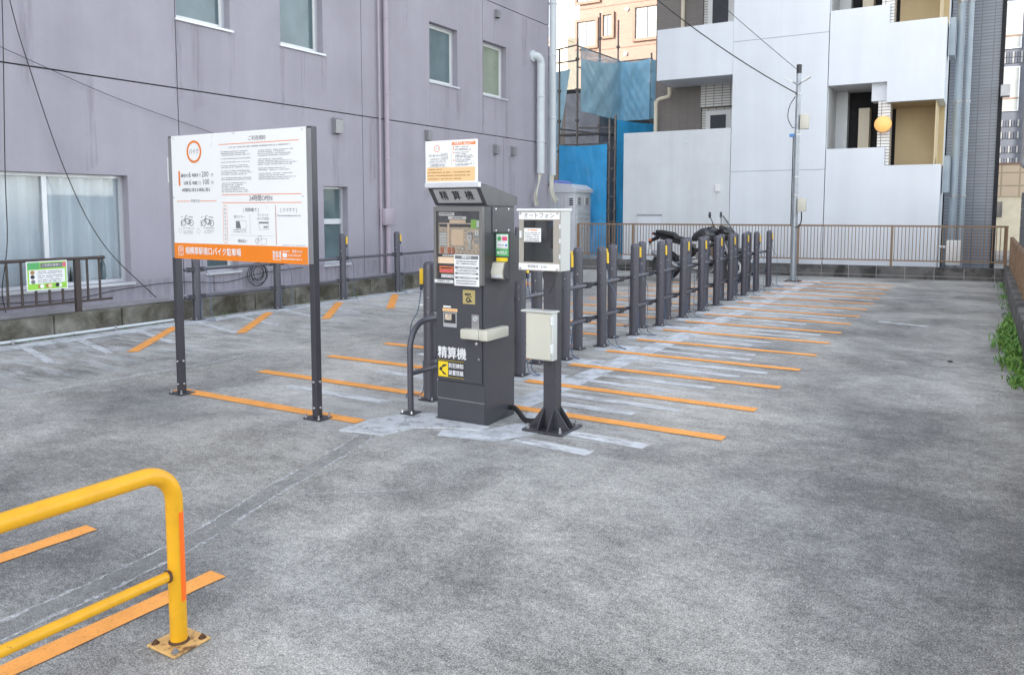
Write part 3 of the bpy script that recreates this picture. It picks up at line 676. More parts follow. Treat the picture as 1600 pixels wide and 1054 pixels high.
# buildings beyond, at the right
tb = thing('tiled_building', (.0,25,0), 'dark grey tiled building squeezed in behind the white block', 'building')
MB().box(-2,.16,25,32,0,16).build('wall','grey_tile',tb); MB().box(.16,.26,24.95,32,0,16).build('corner_strip','dark_void',tb)
MB().bbox(.20,.42,24.6,24.94,4.55,4.85,.01,1).build('junction_box','grey_metal',tb)
fb = thing('far_building', (1.0,40,0), 'far louvred building with sunlit windows in the right-hand gap', 'building')
MB().box(-1.5,6,40,50,0,16).build('wall','louvre',fb)
for (z0,z1) in ((8.35,10.3),(5.75,7.6),(11.2,13)):
    w = MB().box(.15,1.0,39.94,39.998,z0,z1).build('window','aluminium',fb); MB().box(.20,.95,39.92,39.938,z0+.05,z1-.05).build('pane','window_pale',w); MB().box(.16,.99,39.90,39.918,z0+.5,z0+.56).build('rail','ledge',w)
for z0 in (3.5,4.0,4.6,5.1,7.75,8.0,10.45,10.8):
    for k in range(11): MB().box(.1+.1*k,.165+.1*k,39.95,39.999,z0,z0+.28 if z0 < 7 else z0+.22).build('louvre_blade','grey_metal' if k % 3 == 0 else 'louvre',fb)
bb = thing('beige_house', (1.0,36,0), 'small beige tiled house at the end of the right-hand gap', 'house')
MB().box(.30,1.6,36,39.5,0,3.2).build('wall','cream_wall',bb); MB().box(.28,1.62,35.93,35.998,2.1,3.3).build('tile_band','beige_brick',bb)
MB().box(.33,.55,35.96,35.999,1.3,1.9).build('window','window_dark',bb); MB().box(.26,1.64,35.9,35.929,3.3,3.38).build('eave','ledge',bb)

# ================================================================== SCAFFOLD, SHEETS, TOILET, FAR BUILDINGS ON THE LEFT
sc = thing('scaffold', (-11.2,24,0), 'tube scaffold around the house under construction', 'scaffold')
def pole(x, y, z0, z1, r=.036): 
    o = MB().cyl((x,y,z0),(x,y,z1),r,8).build('standard','scaffold',sc)
    for k in range(int(z0*2)+1, int(z1*2)):
        if k % 2: MB().bbox(x-.055,x+.055,y-.055,y+.055,k*.5,k*.5+.09,.01,1).build('coupler','scaffold',o)
for x, y, z in ((-11.78,23.9,7.2),(-12.45,23.9,6.9),(-10.28,23.62,4.6),(-10.48,23.62,4.5),(-11.85,27.4,8.5),(-10.55,27.4,7.2),(-13.2,24.5,7.2),(-11.8,25.7,8.4)): pole(x,y,0,z)
for a, b in (((-11.8,23.9,6.98),(-11.8,27.4,7.05)),((-11.8,27.4,7.0),(-10.5,27.4,7.0)),((-13.6,23.9,6.8),(-11.8,23.9,7.0)),((-13.6,23.9,6.45),(-11.8,23.9,6.5)),((-11.8,23.9,6.3),(-11.8,27.4,6.3)),((-12.5,23.88,3.75),(-10.4,23.64,3.72)),((-11.8,23.9,4.3),(-10.4,24.2,4.25)),((-12.45,23.92,4.3),(-11.8,27.4,4.3)),((-10.6,27.3,4.75),(-9.6,27.3,4.75)),((-10.5,23.6,1.2),(-10.25,23.6,1.2)),((-10.5,23.6,2.0),(-10.25,23.6,2.0)),((-10.5,23.6,2.9),(-10.25,23.6,2.9))):
    MB().cyl(a,b,.026,8).build('ledger','scaffold',sc)
MB().box(-12.5,-11.0,24.0,24.5,4.08,4.13).build('deck','scaffold',sc); MB().box(-11.6,-10.5,24.9,25.5,4.16,4.21).build('deck','scaffold',sc); MB().box(-11.4,-9.2,27.3,27.9,4.6,4.66).build('deck','scaffold',sc)
hs_ = thing('grey_house', (-13,30,0), 'dark grey house body behind the scaffold', 'house'); MB().box(-17,-9.2,28.2,34,0,6.0).build('wall','brown_wall',hs_); MB().box(-17.3,-8.9,28.0,34.2,6.0,6.25).build('roof_edge','dark_void',hs_); MB().box(-13.4,-12.0,26.2,28.19,0,5.8).build('porch_wall','plinth',hs_)
def sheet(name, label, p00, p10, p11, p01, m, seed, amp=.05, nu=44, nv=44):
    r = random.Random(seed); a = [Vector(p) for p in (p00,p10,p11,p01)]; nrm = (a[1]-a[0]).cross(a[3]-a[0]).normalized(); mbs = MB(); V = []
    ph = [(r.uniform(1.5,9), r.uniform(-6,6), r.uniform(0,6.28), r.uniform(.4,1)) for _ in range(7)] + [(r.uniform(9,22), r.uniform(-14,14), r.uniform(0,6.28), r.uniform(.15,.4)) for _ in range(8)]
    for j in range(nv+1):
        for i in range(nu+1):
            s, t = i/nu, j/nv; p = (a[0]*(1-s)+a[1]*s)*(1-t) + (a[3]*(1-s)+a[2]*s)*t
            d = sum(w*math.sin(f*s*2.2 + g*t*2.2 + q) for f, g, q, w in ph)/3*amp*(1 - .7*t**4) + .4*amp*math.sin(9*s + 3*t*t)*abs(math.sin(5*t+s*2))
            d *= (4*s*(1-s))**.5; V.append(p + nrm*d + Vector((0,0,-.05*math.sin(math.pi*s)*t)))
    mbs.add(V, [(j*(nu+1)+i, j*(nu+1)+i+1, (j+1)*(nu+1)+i+1, (j+1)*(nu+1)+i) for j in range(nv) for i in range(nu)])
    return tag(mbs.build(name, m, None, 180), label, 'tarpaulin', 'blue sheets hung on the scaffold')
sheet('blue_sheet','bright blue sheet hanging behind the portable toilet',(-12.28,23.55,.1),(-10.55,23.55,.1),(-10.53,23.55,3.70),(-12.26,23.55,3.72),'tarp',1,.07)
sheet('blue_sheet','narrow bright blue sheet beside the white yard wall',(-10.22,23.6,.1),(-9.3,26.2,.1),(-9.3,26.2,4.5),(-10.22,23.6,4.45),'tarp',2,.07)
sheet('blue_sheet','pale blue sheet stretched along the side of the upper scaffold',(-11.68,23.95,4.85),(-11.68,27.3,4.85),(-11.68,27.3,6.95),(-11.68,23.95,6.55),'tarp_pale',3,.05)
sheet('blue_net','thin see-through netting above the pale blue sheet',(-11.70,23.95,6.5),(-11.70,27.3,6.92),(-11.70,27.3,7.02),(-11.70,23.95,6.97),'net',4,.03)
sheet('blue_sheet','blue sheet on the outer corner of the upper scaffold',(-11.69,27.28,4.83),(-10.55,27.28,4.83),(-10.55,27.28,6.99),(-11.69,27.28,6.98),'tarp_blue',5,.055)
sheet('blue_sheet','blue sheet turning the corner next to the balcony',(-10.53,27.3,4.85),(-10.0,28.6,4.95),(-10.0,28.6,7.0),(-10.53,27.3,6.98),'tarp_blue',6,.05)
sheet('blue_sheet','slanting pale blue sheet close beside the corner duct',(-13.4,24.2,1.8),(-12.75,24.2,3.0),(-12.2,24.2,6.3),(-13.4,24.2,6.3),'tarp_pale',7,.05)
tl = thing('portable_toilet', (-11.0,22.3,0), 'grey portable toilet with white domed roof and blue cap', 'toilet')
tx0, tx1, ty0, ty1 = -11.72, -10.78, 21.75, 22.9
MB().bbox(tx0,tx1,ty0,ty1,.05,2.14,.03,2).build('cabin','toilet_body',tl)
for k in range(6): MB().bbox(tx0+.10+.12*k,tx0+.16+.12*k,ty0-.015,ty0-.001,.5,2.0,.006,1).build('rib','toilet_body',tl)
MB().prism([(tx0-.03,ty0-.04,2.12),(tx1+.04,ty0-.04,2.12),(tx1+.04,ty0-.04,2.22),(tx1-.18,ty0-.04,2.36),(tx0+.22,ty0-.04,2.42),(tx0-.03,ty0-.04,2.24)], (0,1.25,0)).build('roof','toilet_roof',tl)
MB().loft([(tx0-.02,22.2,2.38,.20,.03),(tx0+.15,22.2,2.44,.40,.07),(tx0+.42,22.2,2.43,.36,.06),(tx0+.52,22.2,2.39,.2,.03)]).build('roof_cap','toilet_blue',tl)
for (yy, n) in ((22.0,1),(22.55,2)):
    w = MB().bbox(tx1+.002,tx1+.025,yy-.13,yy+.13,1.72,2.0,.006,1).build('vent','white_plastic',tl)
    for k in range(4): MB().box(tx1+.026,tx1+.03,yy-.10,yy+.10,1.76+.055*k,1.785+.055*k).build('louvre','dark_void',w)
for k in range(9): MB().bbox(tx1+.002,tx1+.02,ty0+.15,ty1-.12,.25+.15*k,.37+.15*k,.005,1).build('side_panel','toilet_body',tl)
for k in range(4): MB().bbox(tx1-.22,tx1-.06,ty0-.012,ty0-.001,1.72+.06*k,1.755+.06*k,.003,1).build('front_slat','dark_void',tl)
pb = thing('peach_building', (-19,45,0), 'sunlit peach brick apartment building in the distance', 'building')
MB().box(-22.05,-8,45,60,0,30).build('wall','peach_brick',pb)
for (x, z, w, h, pm) in ((-21.55,12.35,.62,.75,'window_pale'),(-20.15,12.7,.28,.62,'window_pale'),(-17.6,12.6,.75,.9,'window_pale'),(-21.5,15.2,.7,.9,'window_pale'),(-17.8,9.7,.6,.5,'window_dark'),(-20.1,15.6,.3,.6,'window_dark')):
    s = MB(); t = .16
    for a in ((x-w-t,x+w+t,z-h-t,z-h),(x-w-t,x+w+t,z+h,z+h+t),(x-w-t,x-w,z-h,z+h),(x+w,x+w+t,z-h,z+h)): s.box(a[0],a[1],44.86,44.999,a[2],a[3])
    f_ = s.build('window_surround','ledge',pb); MB().box(x-w+.002,x+w-.002,44.92,44.998,z-h+.002,z+h-.002).build('window','aluminium',f_) if False else None
    MB().box(x-w,x+w,44.97,44.998,z-h,z+h).build('window',pm,pb); MB().box(x-.03,x+.03,44.95,44.969,z-h,z+h).build('mullion','window_dark',pb)
for z in (11.3,13.85): MB().box(-22.05,-8,44.97,44.9985,z,z+.05).build('joint','ledge',pb)
for x, z in ((-20.55,13.4),(-18.9,13.5),(-18.95,10.9)): MB().lathe([(.1,0),(.13,-.03),(.1,-.1)],(x,44.99,z),10,'Y').build('vent','white_plastic',pb)
cb_ = thing('cream_building', (-35,70,0), 'sunlit cream building far off beside the mauve corner', 'building'); MB().box(-45,-35.6,70,80,0,18).build('wall','cream_wall',cb_); MB().box(-45.1,-35.5,69.9,80,18,18.4).build('roof_edge','cream_wall',cb_)

# ================================================================== UTILITY POLE AND WIRES
PXY = (-3.62, 18.25)
up = thing('utility_pole', (*PXY,0), 'slim galvanised pole with floodlights and cable boxes', 'pole')
MB().tube([(*PXY,0),(*PXY,3.2),(*PXY,4.55)], [.066,.060,.054], 16).build('shaft','galv',up)
MB().tube([(*PXY,4.55),(*PXY,4.74)], .056, 16).build('cap','print_black',up)
MB().bbox(PXY[0]-.16,PXY[0]+.16,PXY[1]-.16,PXY[1]+.16,.003,.02,.003,1).build('base_plate','rust',up)
for a in range(4):
    c, s = math.cos(a*math.pi/2+.785), math.sin(a*math.pi/2+.785); MB().prism([(PXY[0]+.05*c,PXY[1]+.05*s,.02),(PXY[0]+.15*c,PXY[1]+.15*s,.02),(PXY[0]+.05*c,PXY[1]+.05*s,.16)], (.008,.008,0)).build('gusset','galv',up)
for s in (-1,1):
    a = MB().tube([(PXY[0],PXY[1]-.05,4.30),(PXY[0]+s*.10,PXY[1]-.10,4.36)], .014, 6).build('lamp_arm','galv',up)
    fr_ = Fr((PXY[0]+s*.09,PXY[1]-.16,4.35 + (0)), (s*.85,0,.5), (0,1,0)); MB().fbox(fr_,0,.20,-.05,.09,-.02,.012).build('floodlight','white_plastic',up)
def boxon(n, z0, z1, side, w=.17): return MB().bbox(PXY[0]+side*.07,PXY[0]+side*(.07+w),PXY[1]-.12,PXY[1]+.02,z0,z1,.01,2).build(n,'cream_box',up)
b1 = boxon('switch_box',3.34,3.66,1); b2 = boxon('switch_box',1.55,1.84,1)
for zz in (3.30,3.22,2.3,1.9,1.25,4.1): MB().lathe([(.062,0),(.071,.004),(.071,.022),(.062,.026)],(*PXY,zz),14).build('band','steel',up)
MB().bbox(PXY[0]-.15,PXY[0]-.05,PXY[1]-.10,PXY[1]-.04,3.18,3.25,.01,1).build('clamp_block','print_blue',up)
MB().tube(bezier([(PXY[0]-.05,PXY[1]-.07,4.05),(PXY[0]-.16,PXY[1]-.09,3.85),(PXY[0]-.19,PXY[1]-.09,3.6),(PXY[0]-.10,PXY[1]-.08,3.4),(PXY[0]-.05,PXY[1]-.07,3.38)],6),.010,6).build('cable','black_rubber',up)
MB().tube(bezier([(PXY[0]+.15,PXY[1]-.06,1.55),(PXY[0]+.15,PXY[1]-.06,1.35),(PXY[0]+.10,PXY[1]-.07,1.22),(PXY[0]+.04,PXY[1]-.07,1.2)],6),.014,6).build('cable','black_rubber',up)
MB().tube([(PXY[0]-.075,PXY[1]-.03,3.2),(PXY[0]-.075,PXY[1]-.03,1.25)],.012,6).build('cable','black_rubber',up)
def wire(label, a, b, sag, r=.011):
    a, b = Vector(a), Vector(b); P = [a.lerp(b,t/20) - Vector((0,0,sag*4*(t/20)*(1-t/20))) for t in range(21)]
    return tag(MB().tube(P,r,5).build('overhead_wire','black_rubber'), label, 'wire')
wire('thick overhead wire sagging to the middle of the utility pole',(PXY[0],PXY[1]-.06,4.10),(-10.5,16.6,10.5),.55,.013)
wire('thin overhead wire meeting the utility pole near its top',(PXY[0],PXY[1]-.06,4.60),(-10.5,16.0,11.9),.25,.007)

# ================================================================== POSTS
PH = 1.17
def post_mesh():
    return MB().lathe([(.057,.0),(.057,PH-.05),(.055,PH-.028),(.046,PH-.011),(.03,PH-.003),(.008,PH)], (0,0,0), 20).mesh('post',50)
pm = post_mesh(); pm.materials.append(MATS['post_metal'])
bpm = MB().bbox(-.075,.075,-.075,.075,.003,.013,.002,1).mesh('base_plate'); bpm.materials.append(MATS['dark_metal'])
btm = MB(); 
for sx in (-1,1):
    for sy in (-1,1): btm.lathe([(.010,.012),(.010,.022),(.006,.024),(.006,.036)],(sx*.06,sy*.06,0),8)
btm = btm.mesh('bolts'); btm.materials.append(MATS['steel'])
lk = MB().prism([(-.016,0,0),(.016,0,0),(.02,0,.02),(.018,0,.05),(.006,0,.06),(.008,0,.105),(.003,0,.128),(-.006,0,.13),(-.012,0,.11),(-.012,0,.06)], (0,.028,0)).mesh('lock'); lk.materials.append(MATS['lock_yellow'])
lk2 = MB().bbox(-.012,.012,.002,.026,-.05,.0,.003,1).mesh('lock_tail'); lk2.materials.append(MATS['lock_dark'])
scw = MB().lathe([(.009,0),(.009,.004),(.003,.006)],(0,0,0),8,'Y').mesh('screw'); scw.materials.append(MATS['steel'])
def bollard(x, y, label, group, lock_dir, seed):
    r = random.Random(seed); t = thing('bollard', (x,y,0), label, 'bollard', group); t.rotation_euler = (r.uniform(-.010,.010), r.uniform(-.010,.010), 0)
    def put(nm, me, loc=(0,0,0), rz=0, par=t):
        o = bpy.data.objects.new(nm, me); col.objects.link(o); o.parent = par; o.location = loc; o.rotation_euler = (0,0,rz); return o
    put('shaft', pm); put('base_plate', bpm); put('bolts', btm)
    ld = Vector((math.cos(lock_dir), math.sin(lock_dir), 0)); rz = lock_dir + math.pi/2
    lz = PH - .185 + r.uniform(-.012,.012)
    L = put('lock', lk, tuple(ld*.087 + Vector((0,0,lz))), rz + r.uniform(-.15,.15)); put('lock_tail', lk2, (0,0,0), 0, L)
    put('screw', scw, (.02,-.0575,PH-.30)); put('screw', scw, (.02,-.0575,PH-.42))
    base = ld*.075 + Vector((0,0,lz-.05)); sd = Vector((-ld.y,ld.x,0)); out = ld*r.uniform(.10,.24) + sd*r.uniform(-.15,.15)
    c = MB().tube(bezier([base, base + ld*.03 + Vector((0,0,-.18)), base*.5 + out*.8 + Vector((0,0,.12)), out + Vector((0,0,.10)) , out*1.25 + Vector((0,0,.012)), out*1.2 - sd*.16 + Vector((0,0,.010)), ld*.07 - sd*.05 + Vector((0,0,.05)), ld*.062 - sd*.01 + Vector((0,0,.33))],6), .0045, 5)
    o = bpy.data.objects.new('cable', c.mesh('cable')); o.data.materials.append(MATS['cable_blue']); col.objects.link(o); o.parent = t
    return t
ordn = ['first','second','third','fourth','fifth','sixth','seventh','eighth','ninth','tenth','eleventh','twelfth']
for k, y in enumerate((6.50,7.44,8.40,9.38,10.32,11.28,12.18,13.0,13.85,14.75,15.65,16.70)):
    bollard(-3.80, y, f'{ordn[k]} bollard from the payment machine on the right side of the double row', 'bollards on the right side of the double row', .9, 20+k)
for k, y in enumerate((5.27,6.18,7.12,8.08,9.04,10.04,11.05,11.93,12.85,13.8,14.7,15.6)):
    bollard(-3.955, y, f'{ordn[k]} bollard from the payment machine on the left side of the double row', 'bollards on the left side of the double row', 3.75, 60+k)
LB = [7.40 + 1.52*k for k in range(7)]
for k, y in enumerate(LB):
    bollard(-9.75, y, f'{ordn[k]} bollard from the price board along the left kerb', 'bollards along the left kerb', .9, 90+k)
def rails(x, y0, y1, ys, label, side):
    t = thing('post_rail', (x,y0,0), label, 'rail')
    for z in (.34,.735):
        o = MB().cyl((x,y0,z),(x,y1,z),.0235,10).build('rail','post_metal',t)
        for yy, s in ys: MB().bbox(x-.032,x+.032,yy-.055,yy+.055,z-.033,z+.033,.006,1).build('bracket','dark_metal',o)
rails(-3.878, 5.2, 16.8, [(y+.08,1) for y in (5.27,6.18,7.12,8.08,9.04,10.04,11.05,11.93,12.85,13.8,14.7,15.6)], 'pair of dark rails running between the double row of bollards', 1)
rails(-9.75, 7.2, 17.0, [(y+d,1) for y in LB for d in (-.085,.085)], 'pair of dark rails joining the bollards along the left kerb', 1)

# ================================================================== PRICE BOARD
sg = thing('price_board', (-5.1,4.36,0), 'large white and orange parking price board on two grey posts', 'sign')
for x in (-5.948,-4.332):
    p = MB().bbox(x-.025,x+.025,4.30,4.362,.012,2.215,.004,1).build('post','dark_metal',sg)
    MB().bbox(x-.085,x+.085,4.262,4.405,.002,.0125,.002,1).build('base_plate','dark_metal',p)
    b = MB()
    for sx in (-.066,.066):
        for sy in (4.277,4.39): b.lathe([(.011,.012),(.011,.024),(.006,.026),(.006,.045)],(x+sx,sy,0),8)
    b.build('bolts','steel',p); b = MB()
    for zz in (.09,.29): b.lathe([(.010,0),(.010,-.008),(.004,-.012)],(x,4.30,zz),8,'Y'); b.lathe([(.010,0),(.010,.012),(.004,.016)],(x+.025,4.332,zz),8,'X')
    b.build('bolts','steel',p)
for x in (-5.948,-4.332): MB().box(x-.025, x+.025, 4.298, 4.2995, 1.19, 2.20).build('post_face','grey_metal',sg)
bd = MB().bbox(-5.924,-4.356,4.292,4.312,1.185,2.212,.003,1).build('panel','sign_white',sg)
MB().box(-6.02,-6.005,4.32,4.36,1.83,2.04).build('side_tag','white_plastic',sg)
SW, SH = 1.568, 1.027
F = Fr((-5.924,4.292,1.185),(1,0,0),(0,0,1))
def U(x): return x*SW
def V(y): return (1-y)*SH
def fl(mb2, x0, x1, y0, y1, n=.0014): return mb2.flat(F,U(x0),U(x1),V(y1),V(y0),n)
fl(MB(),0,1,.872,1.0,.001).build('orange_band','sign_orange',bd)
m = MB().ring(F,U(.188),V(.135),.074,.092,.0008,.0022)
fl(m,.055,.068,.285,.405)
for x0,x1,y in ((.385,.955,.092),(.40,.965,.482),(.40,.965,.545),(.035,.145,.53),(.225,.355,.53)): fl(m,x0,x1,y-.0025,y+.0025)
for y in (.565,.865): pass
for (x0,x1,y0,y1) in ((.402,.404,.58,.85),(.432,.434,.58,.85),(.406,.43,.567,.571),(.406,.43,.858,.862),(.788,.790,.565,.86)): fl(m,x0,x1,y0,y1)
m.build('orange_print','print_orange',bd)
m = MB(); T = lambda s, x, y, size, al='LEFT', b=0., sx=1.: m.text(F,s,U(x),V(y),size,.0016,al,b,sx)
T('バイク',.188,.137,.050,'CENTER',.0,.85)
T('最初の',.075,.325,.032,b=.012); T('6',.137,.320,.064); T('時間まで',.166,.325,.031,b=.012,sx=.92); T('200',.243,.319,.064,sx=.92); T('円',.318,.327,.030)
T('以降',.095,.386,.032,b=.012); T('6',.140,.382,.064); T('時間ごと',.168,.387,.031,b=.012,sx=.92); T('100',.247,.380,.064,sx=.92); T('円',.318,.387,.030)
T('※枠線内に収まる車両に限る',.080,.442,.034,b=.008,sx=.84)
T('ご利用規約',.668,.060,.040,'CENTER',.0); T('24時間OPEN',.685,.514,.052,'CENTER',.004,.9)
T('利用方法',.187,.53,.028,'CENTER',.0); T('[ 精算機で ]',.612,.602,.034,'CENTER',.0); T('[ スマホで ]',.878,.602,.034,'CENTER',0.)
T('電子マネー',.525,.655,.026,'CENTER',.0); T('クレジット',.698,.640,.026,'CENTER',0.); T('(タッチ決済)',.698,.668,.024,'CENTER',0.); T('現金払い',.545,.842,.028,'CENTER',.004)
T('ワイヤーをセットに',.075,.752,.021,'LEFT',0.,.8)
for k, ch in enumerate('料金のお支払い方法'): T(ch,.418,.598+.029*k,.022,'CENTER',0.)
m.build('lettering','print_grey',bd)
m = MB(); rr = random.Random(5)
m.lines(F,U(.46),U(.90),V(.118),.011,.0014,rr)
for j in range(24):
    y = .150 + .0135*j
    if j in (3,5,7,10,14,17): continue
    m.lines(F,U(.398),U(.398 + (.24 if j < 17 else .17 + .06*rr.random())*rr.uniform(.75,1)),V(y),.0082,.0014,rr)
for j in range(17):
    if j in (4,9,12): continue
    m.lines(F,U(.672),U(.672+.275*rr.uniform(.6,1)),V(.152+.0135*j),.0082,.0014,rr)
for y in (.755,.775,.79): m.lines(F,U(.25),U(.25+.10*rr.uniform(.6,1.)),V(y-.01),.009,.0014,rr)
for y in (.775,.79): m.lines(F,U(.08),U(.16),V(y),.008,.0014,rr)
m.lines(F,U(.80),U(.96),V(.643),.011,.0014,rr); m.lines(F,U(.83),U(.985),V(.862),.006,.0014,rr)
for y in (.757,.772): m.lines(F,U(.478),U(.575),V(y),.009,.0014,rr)
for (x0,x1,y0,y1) in ((.455,.775,.797,.7985),(.602,.6035,.63,.79),(.785,.787,.57,.86)): fl(m,x0,x1,y0,y1)
for x0 in (.055,.205): m.ring(F,U(x0),V(.77),.018,.020,.001,.0015,14)
m.build('small_print','print_light',bd)
m = MB()      # bicycle pictograms, card and coin symbols
def seg(x0,y0,x1,y1,w=.004):
    a, b = Vector((x0,y0)), Vector((x1,y1)); d = (b-a).normalized(); s = Vector((-d.y,d.x))*w/2
    m.quad(*[F.p(q.x,q.y,.0015) for q in (a-s,b-s,b+s,a+s)])
for ux in (.115,.278):
    bx_, by_ = U(ux), V(.705)
    for d in (-.046,.052): m.ring(F,bx_+d,by_,.022,.027,.0008,.0017,18)
    for s4 in ((-.046,0,-.02,.055),(-.02,.055,.0,.06),(-.03,.035,.03,.028),(.03,.028,.052,0),(.03,.028,.01,-.012),(.01,-.012,.052,0),(-.03,.035,.0,-.012),(.0,-.012,.012,-.012),(.02,.05,.075,.045),(-.075,.045,-.06,.052),(-.08,.02,-.078,-.03)):
        seg(bx_+s4[0],by_+s4[1],bx_+s4[2],by_+s4[3],.006)
m.prism([F.p(U(.498),V(.688),.0005),F.p(U(.498),V(.742),.0005),F.p(U(.535),V(.742),.0005),F.p(U(.525),V(.688),.0005)][::-1], (0,-.001,0))
fl(m,.668,.735,.693,.703); m.build('pictograms','print_grey',bd)
m = MB()
for (x0,x1,y0,y1) in ((.498,.575,.683,.685),(.498,.575,.745,.747),(.573,.575,.685,.745),(.667,.736,.690,.692),(.667,.736,.748,.750),(.667,.669,.69,.75),(.734,.736,.69,.75),(.70,.73,.722,.738),(.65,.72,.818,.820),(.65,.72,.870-.008,.864),(.65,.652,.82,.862),(.718,.72,.82,.862)): fl(m,x0,x1,y0,y1,.0013)
m.ring(F,U(.672),V(.815),.020,.0225,.001,.0018,16); m.ring(F,U(.65),V(.838),.017,.0195,.001,.0022,16)
m.build('outline_print','print_light',bd)
m = MB(); T2 = lambda s, x, y, size, al='LEFT', b=0., sx=1.: m.text(F,s,U(x),V(y),size,.002,al,b,sx)
T2('相模原駅南口バイク駐車場',.092,.936,.066,'LEFT',.018,.87)
for (x0,x1,y0,y1) in ((.033,.036,.90,.97),(.072,.075,.90,.97),(.036,.072,.896,.901),(.036,.072,.967,.972),(.762,.766,.905,.975),(.815,.819,.905,.975),(.766,.815,.971,.976)): fl(m,x0,x1,y0,y1,.002)
m.ring(F,U(.047),V(.925),.012,.016,.0012,.002,14); m.ring(F,U(.062),V(.925),.010,.014,.0012,.0022,14); T2('PARK',.054,.955,.016,'CENTER',.01)
T2('時間貸',.790,.925,.030,'CENTER',.012); T2('駐車場',.790,.950,.030,'CENTER',.012)
m.lines(F,U(.828),U(.878),V(.908),.009,.002,rr); T2('管理 NCD',.895,.908,.024,'LEFT',.01); fl(m,.830,.860,.922,.952,.002); T2('0120-305-417',.866,.938,.025,'LEFT',.008); m.lines(F,U(.828),U(.96),V(.966),.010,.002,rr)
m.build('white_lettering','print_white',bd)
m = MB()
for (u_, v_) in ((.02,.02),(.98,.02),(.02,.98),(.98,.98),(.5,.012),(.5,.955),(.01,.5),(.975,.5)): m.disc(F,U(u_),V(v_),.006,.0005,.003,8)
m.build('rivets','steel',bd)

# ================================================================== PAYMENT MACHINE
KX0, KX1, KY0, KY1 = -3.535, -3.105, 4.80, 5.225
km = thing('payment_machine', ((KX0+KX1)/2,(KY0+KY1)/2,0), 'tall dark grey payment machine with a notice board on top', 'payment machine')
MB().bbox(KX0,KX1,KY0+.004,KY1,.0,1.625,.004,1).build('cabinet','machine',km)
FK = Fr((KX0,KY0,0),(1,0,0),(0,0,1)); KW = KX1-KX0
MB().fbox(FK,.003,KW-.003,.006,.168,-.001,.006).build('kick_plate','machine',km)
MB().fbox(FK,.003,KW-.003,.176,.305,-.001,.006).build('lower_plate','machine',km)
MB().fbox(FK,.003,KW-.003,.1685,.1755,-.001,.003).build('trim_line','grey_metal',km)
MB().fbox(FK,.003,KW-.020,.318,1.045,-.001,.010).build('door','machine',km)
# glazed upper part: tray, contents, acrylic cover
up_ = MB()
for a in ((.0,KW,1.048,1.075),(.0,KW,1.585,1.62),(.0,.022,1.075,1.585),(KW-.022,KW,1.075,1.585)): up_.fbox(FK,*a,-.001,.034)
up_.build('cover_frame','cover_grey',km)
MB().fbox(FK,.02,KW-.02,1.27,1.56,-.001,.004).build('face_panel','panel_bronze',km); MB().fbox(FK,.02,KW-.02,1.07,1.27,-.001,.003).build('face_panel','machine',km)
ac = MB().fbox(FK,.022,KW-.022,1.262,1.583,.026,.030).build('acrylic_cover','acrylic',km)
def part(n, mt, x0, x1, z0, z1, n0=.004, n1=.012, par=km): return MB().fbox(FK,x0-KX0,x1-KX0,z0,z1,n0,n1).build(n,mt,par)
hd = part('header_strip','machine',-3.51,-3.12,1.50,1.60 - .02,.004,.007)
a = part('name_label','print_white',-3.505,-3.365,1.553,1.578,.008,.009); MB().lines(FK,.04,.155,1.566,.012,.0096,rr,.95).build('print','print_grey',a)
a = part('name_label','print_white',-3.42,-3.258,1.527,1.548,.008,.0095); MB().lines(FK,.15,.25,1.537,.012,.0101,rr,.95).build('print','print_grey',a)
part('light_bar','peach_paper',-3.405,-3.262,1.497,1.523,.008,.014); part('slot','print_black',-3.50,-3.15,1.470,1.49,.005,.0085)
a = part('green_label','print_green',-3.217,-3.14,1.462,1.525,.008,.0092); MB().flat(FK,.365,.39,1.47,1.518,.0101).build('print','print_white',a)
a = part('green_label','print_lime',-3.217,-3.175,1.462,1.525,.0094,.0099)
part('coin_pipe','peach_paper',-3.425,-3.408,1.32,1.50,.005,.013)
kp = part('keypad','panel_grey',-3.50,-3.425,1.325,1.432,.004,.012)
for i in range(4):
    for j in range(5): MB().fbox(FK,.041+.0165*i,.053+.0165*i,1.333+.0195*j,1.347+.0195*j,.012,.0155).build('key','print_white',kp)
a = part('notice_paper','peach_paper',-3.392,-3.282,1.335,1.452,.006,.009); MB().disc(FK,.152,1.443,.004,.009,.0105,8).disc(FK,.245,1.443,.004,.009,.0105,8).build('pins','steel',a)
rd = part('card_reader','steel',-3.247,-3.203,1.38,1.432,.006,.018); MB().ring(FK,.311,1.392,.012,.021,.018,.023,18).build('reader_ring','white_plastic',rd); MB().fbox(FK,.302,.318,1.305,1.38,.006,.014).build('reader_stem','aluminium',rd)
for z in (1.40,1.365): a = part('slot_plate','panel_grey',-3.19,-3.145,z-.013,z+.035 if z > 1.38 else z+.013,.005,.0075+.001*(z>1.38))
a = part('number_tile','print_white',-3.18,-3.15,1.412,1.445,.0090,.011); MB().text(FK,'2',KW-.057-.004,1.428,.026,.0115,'CENTER',.02).build('print','print_black',a)
a = part('number_tile','print_light',-3.305,-3.278,1.298,1.325,.005,.008); MB().disc(FK,.243,1.311,.008,.008,.0095,12).build('print','print_white',a)
part('receipt_box','panel_bronze',-3.195,-3.14,1.285,1.345,.005,.014)
for x0, x1 in ((-3.49,-3.465),(-3.425,-3.40),(-3.385,-3.365)): part('orange_chute','orange_part',x0,x1,1.272,1.318,.005,.012)
a = part('name_label','print_white',-3.475,-3.37,1.253,1.266,.0045,.006); MB().lines(FK,.07,.155,1.2595,.008,.0066,rr,.95).build('print','print_grey',a)
part('note_slot_cover','peach_paper',-3.513,-3.362,1.198,1.246,.0035,.010)
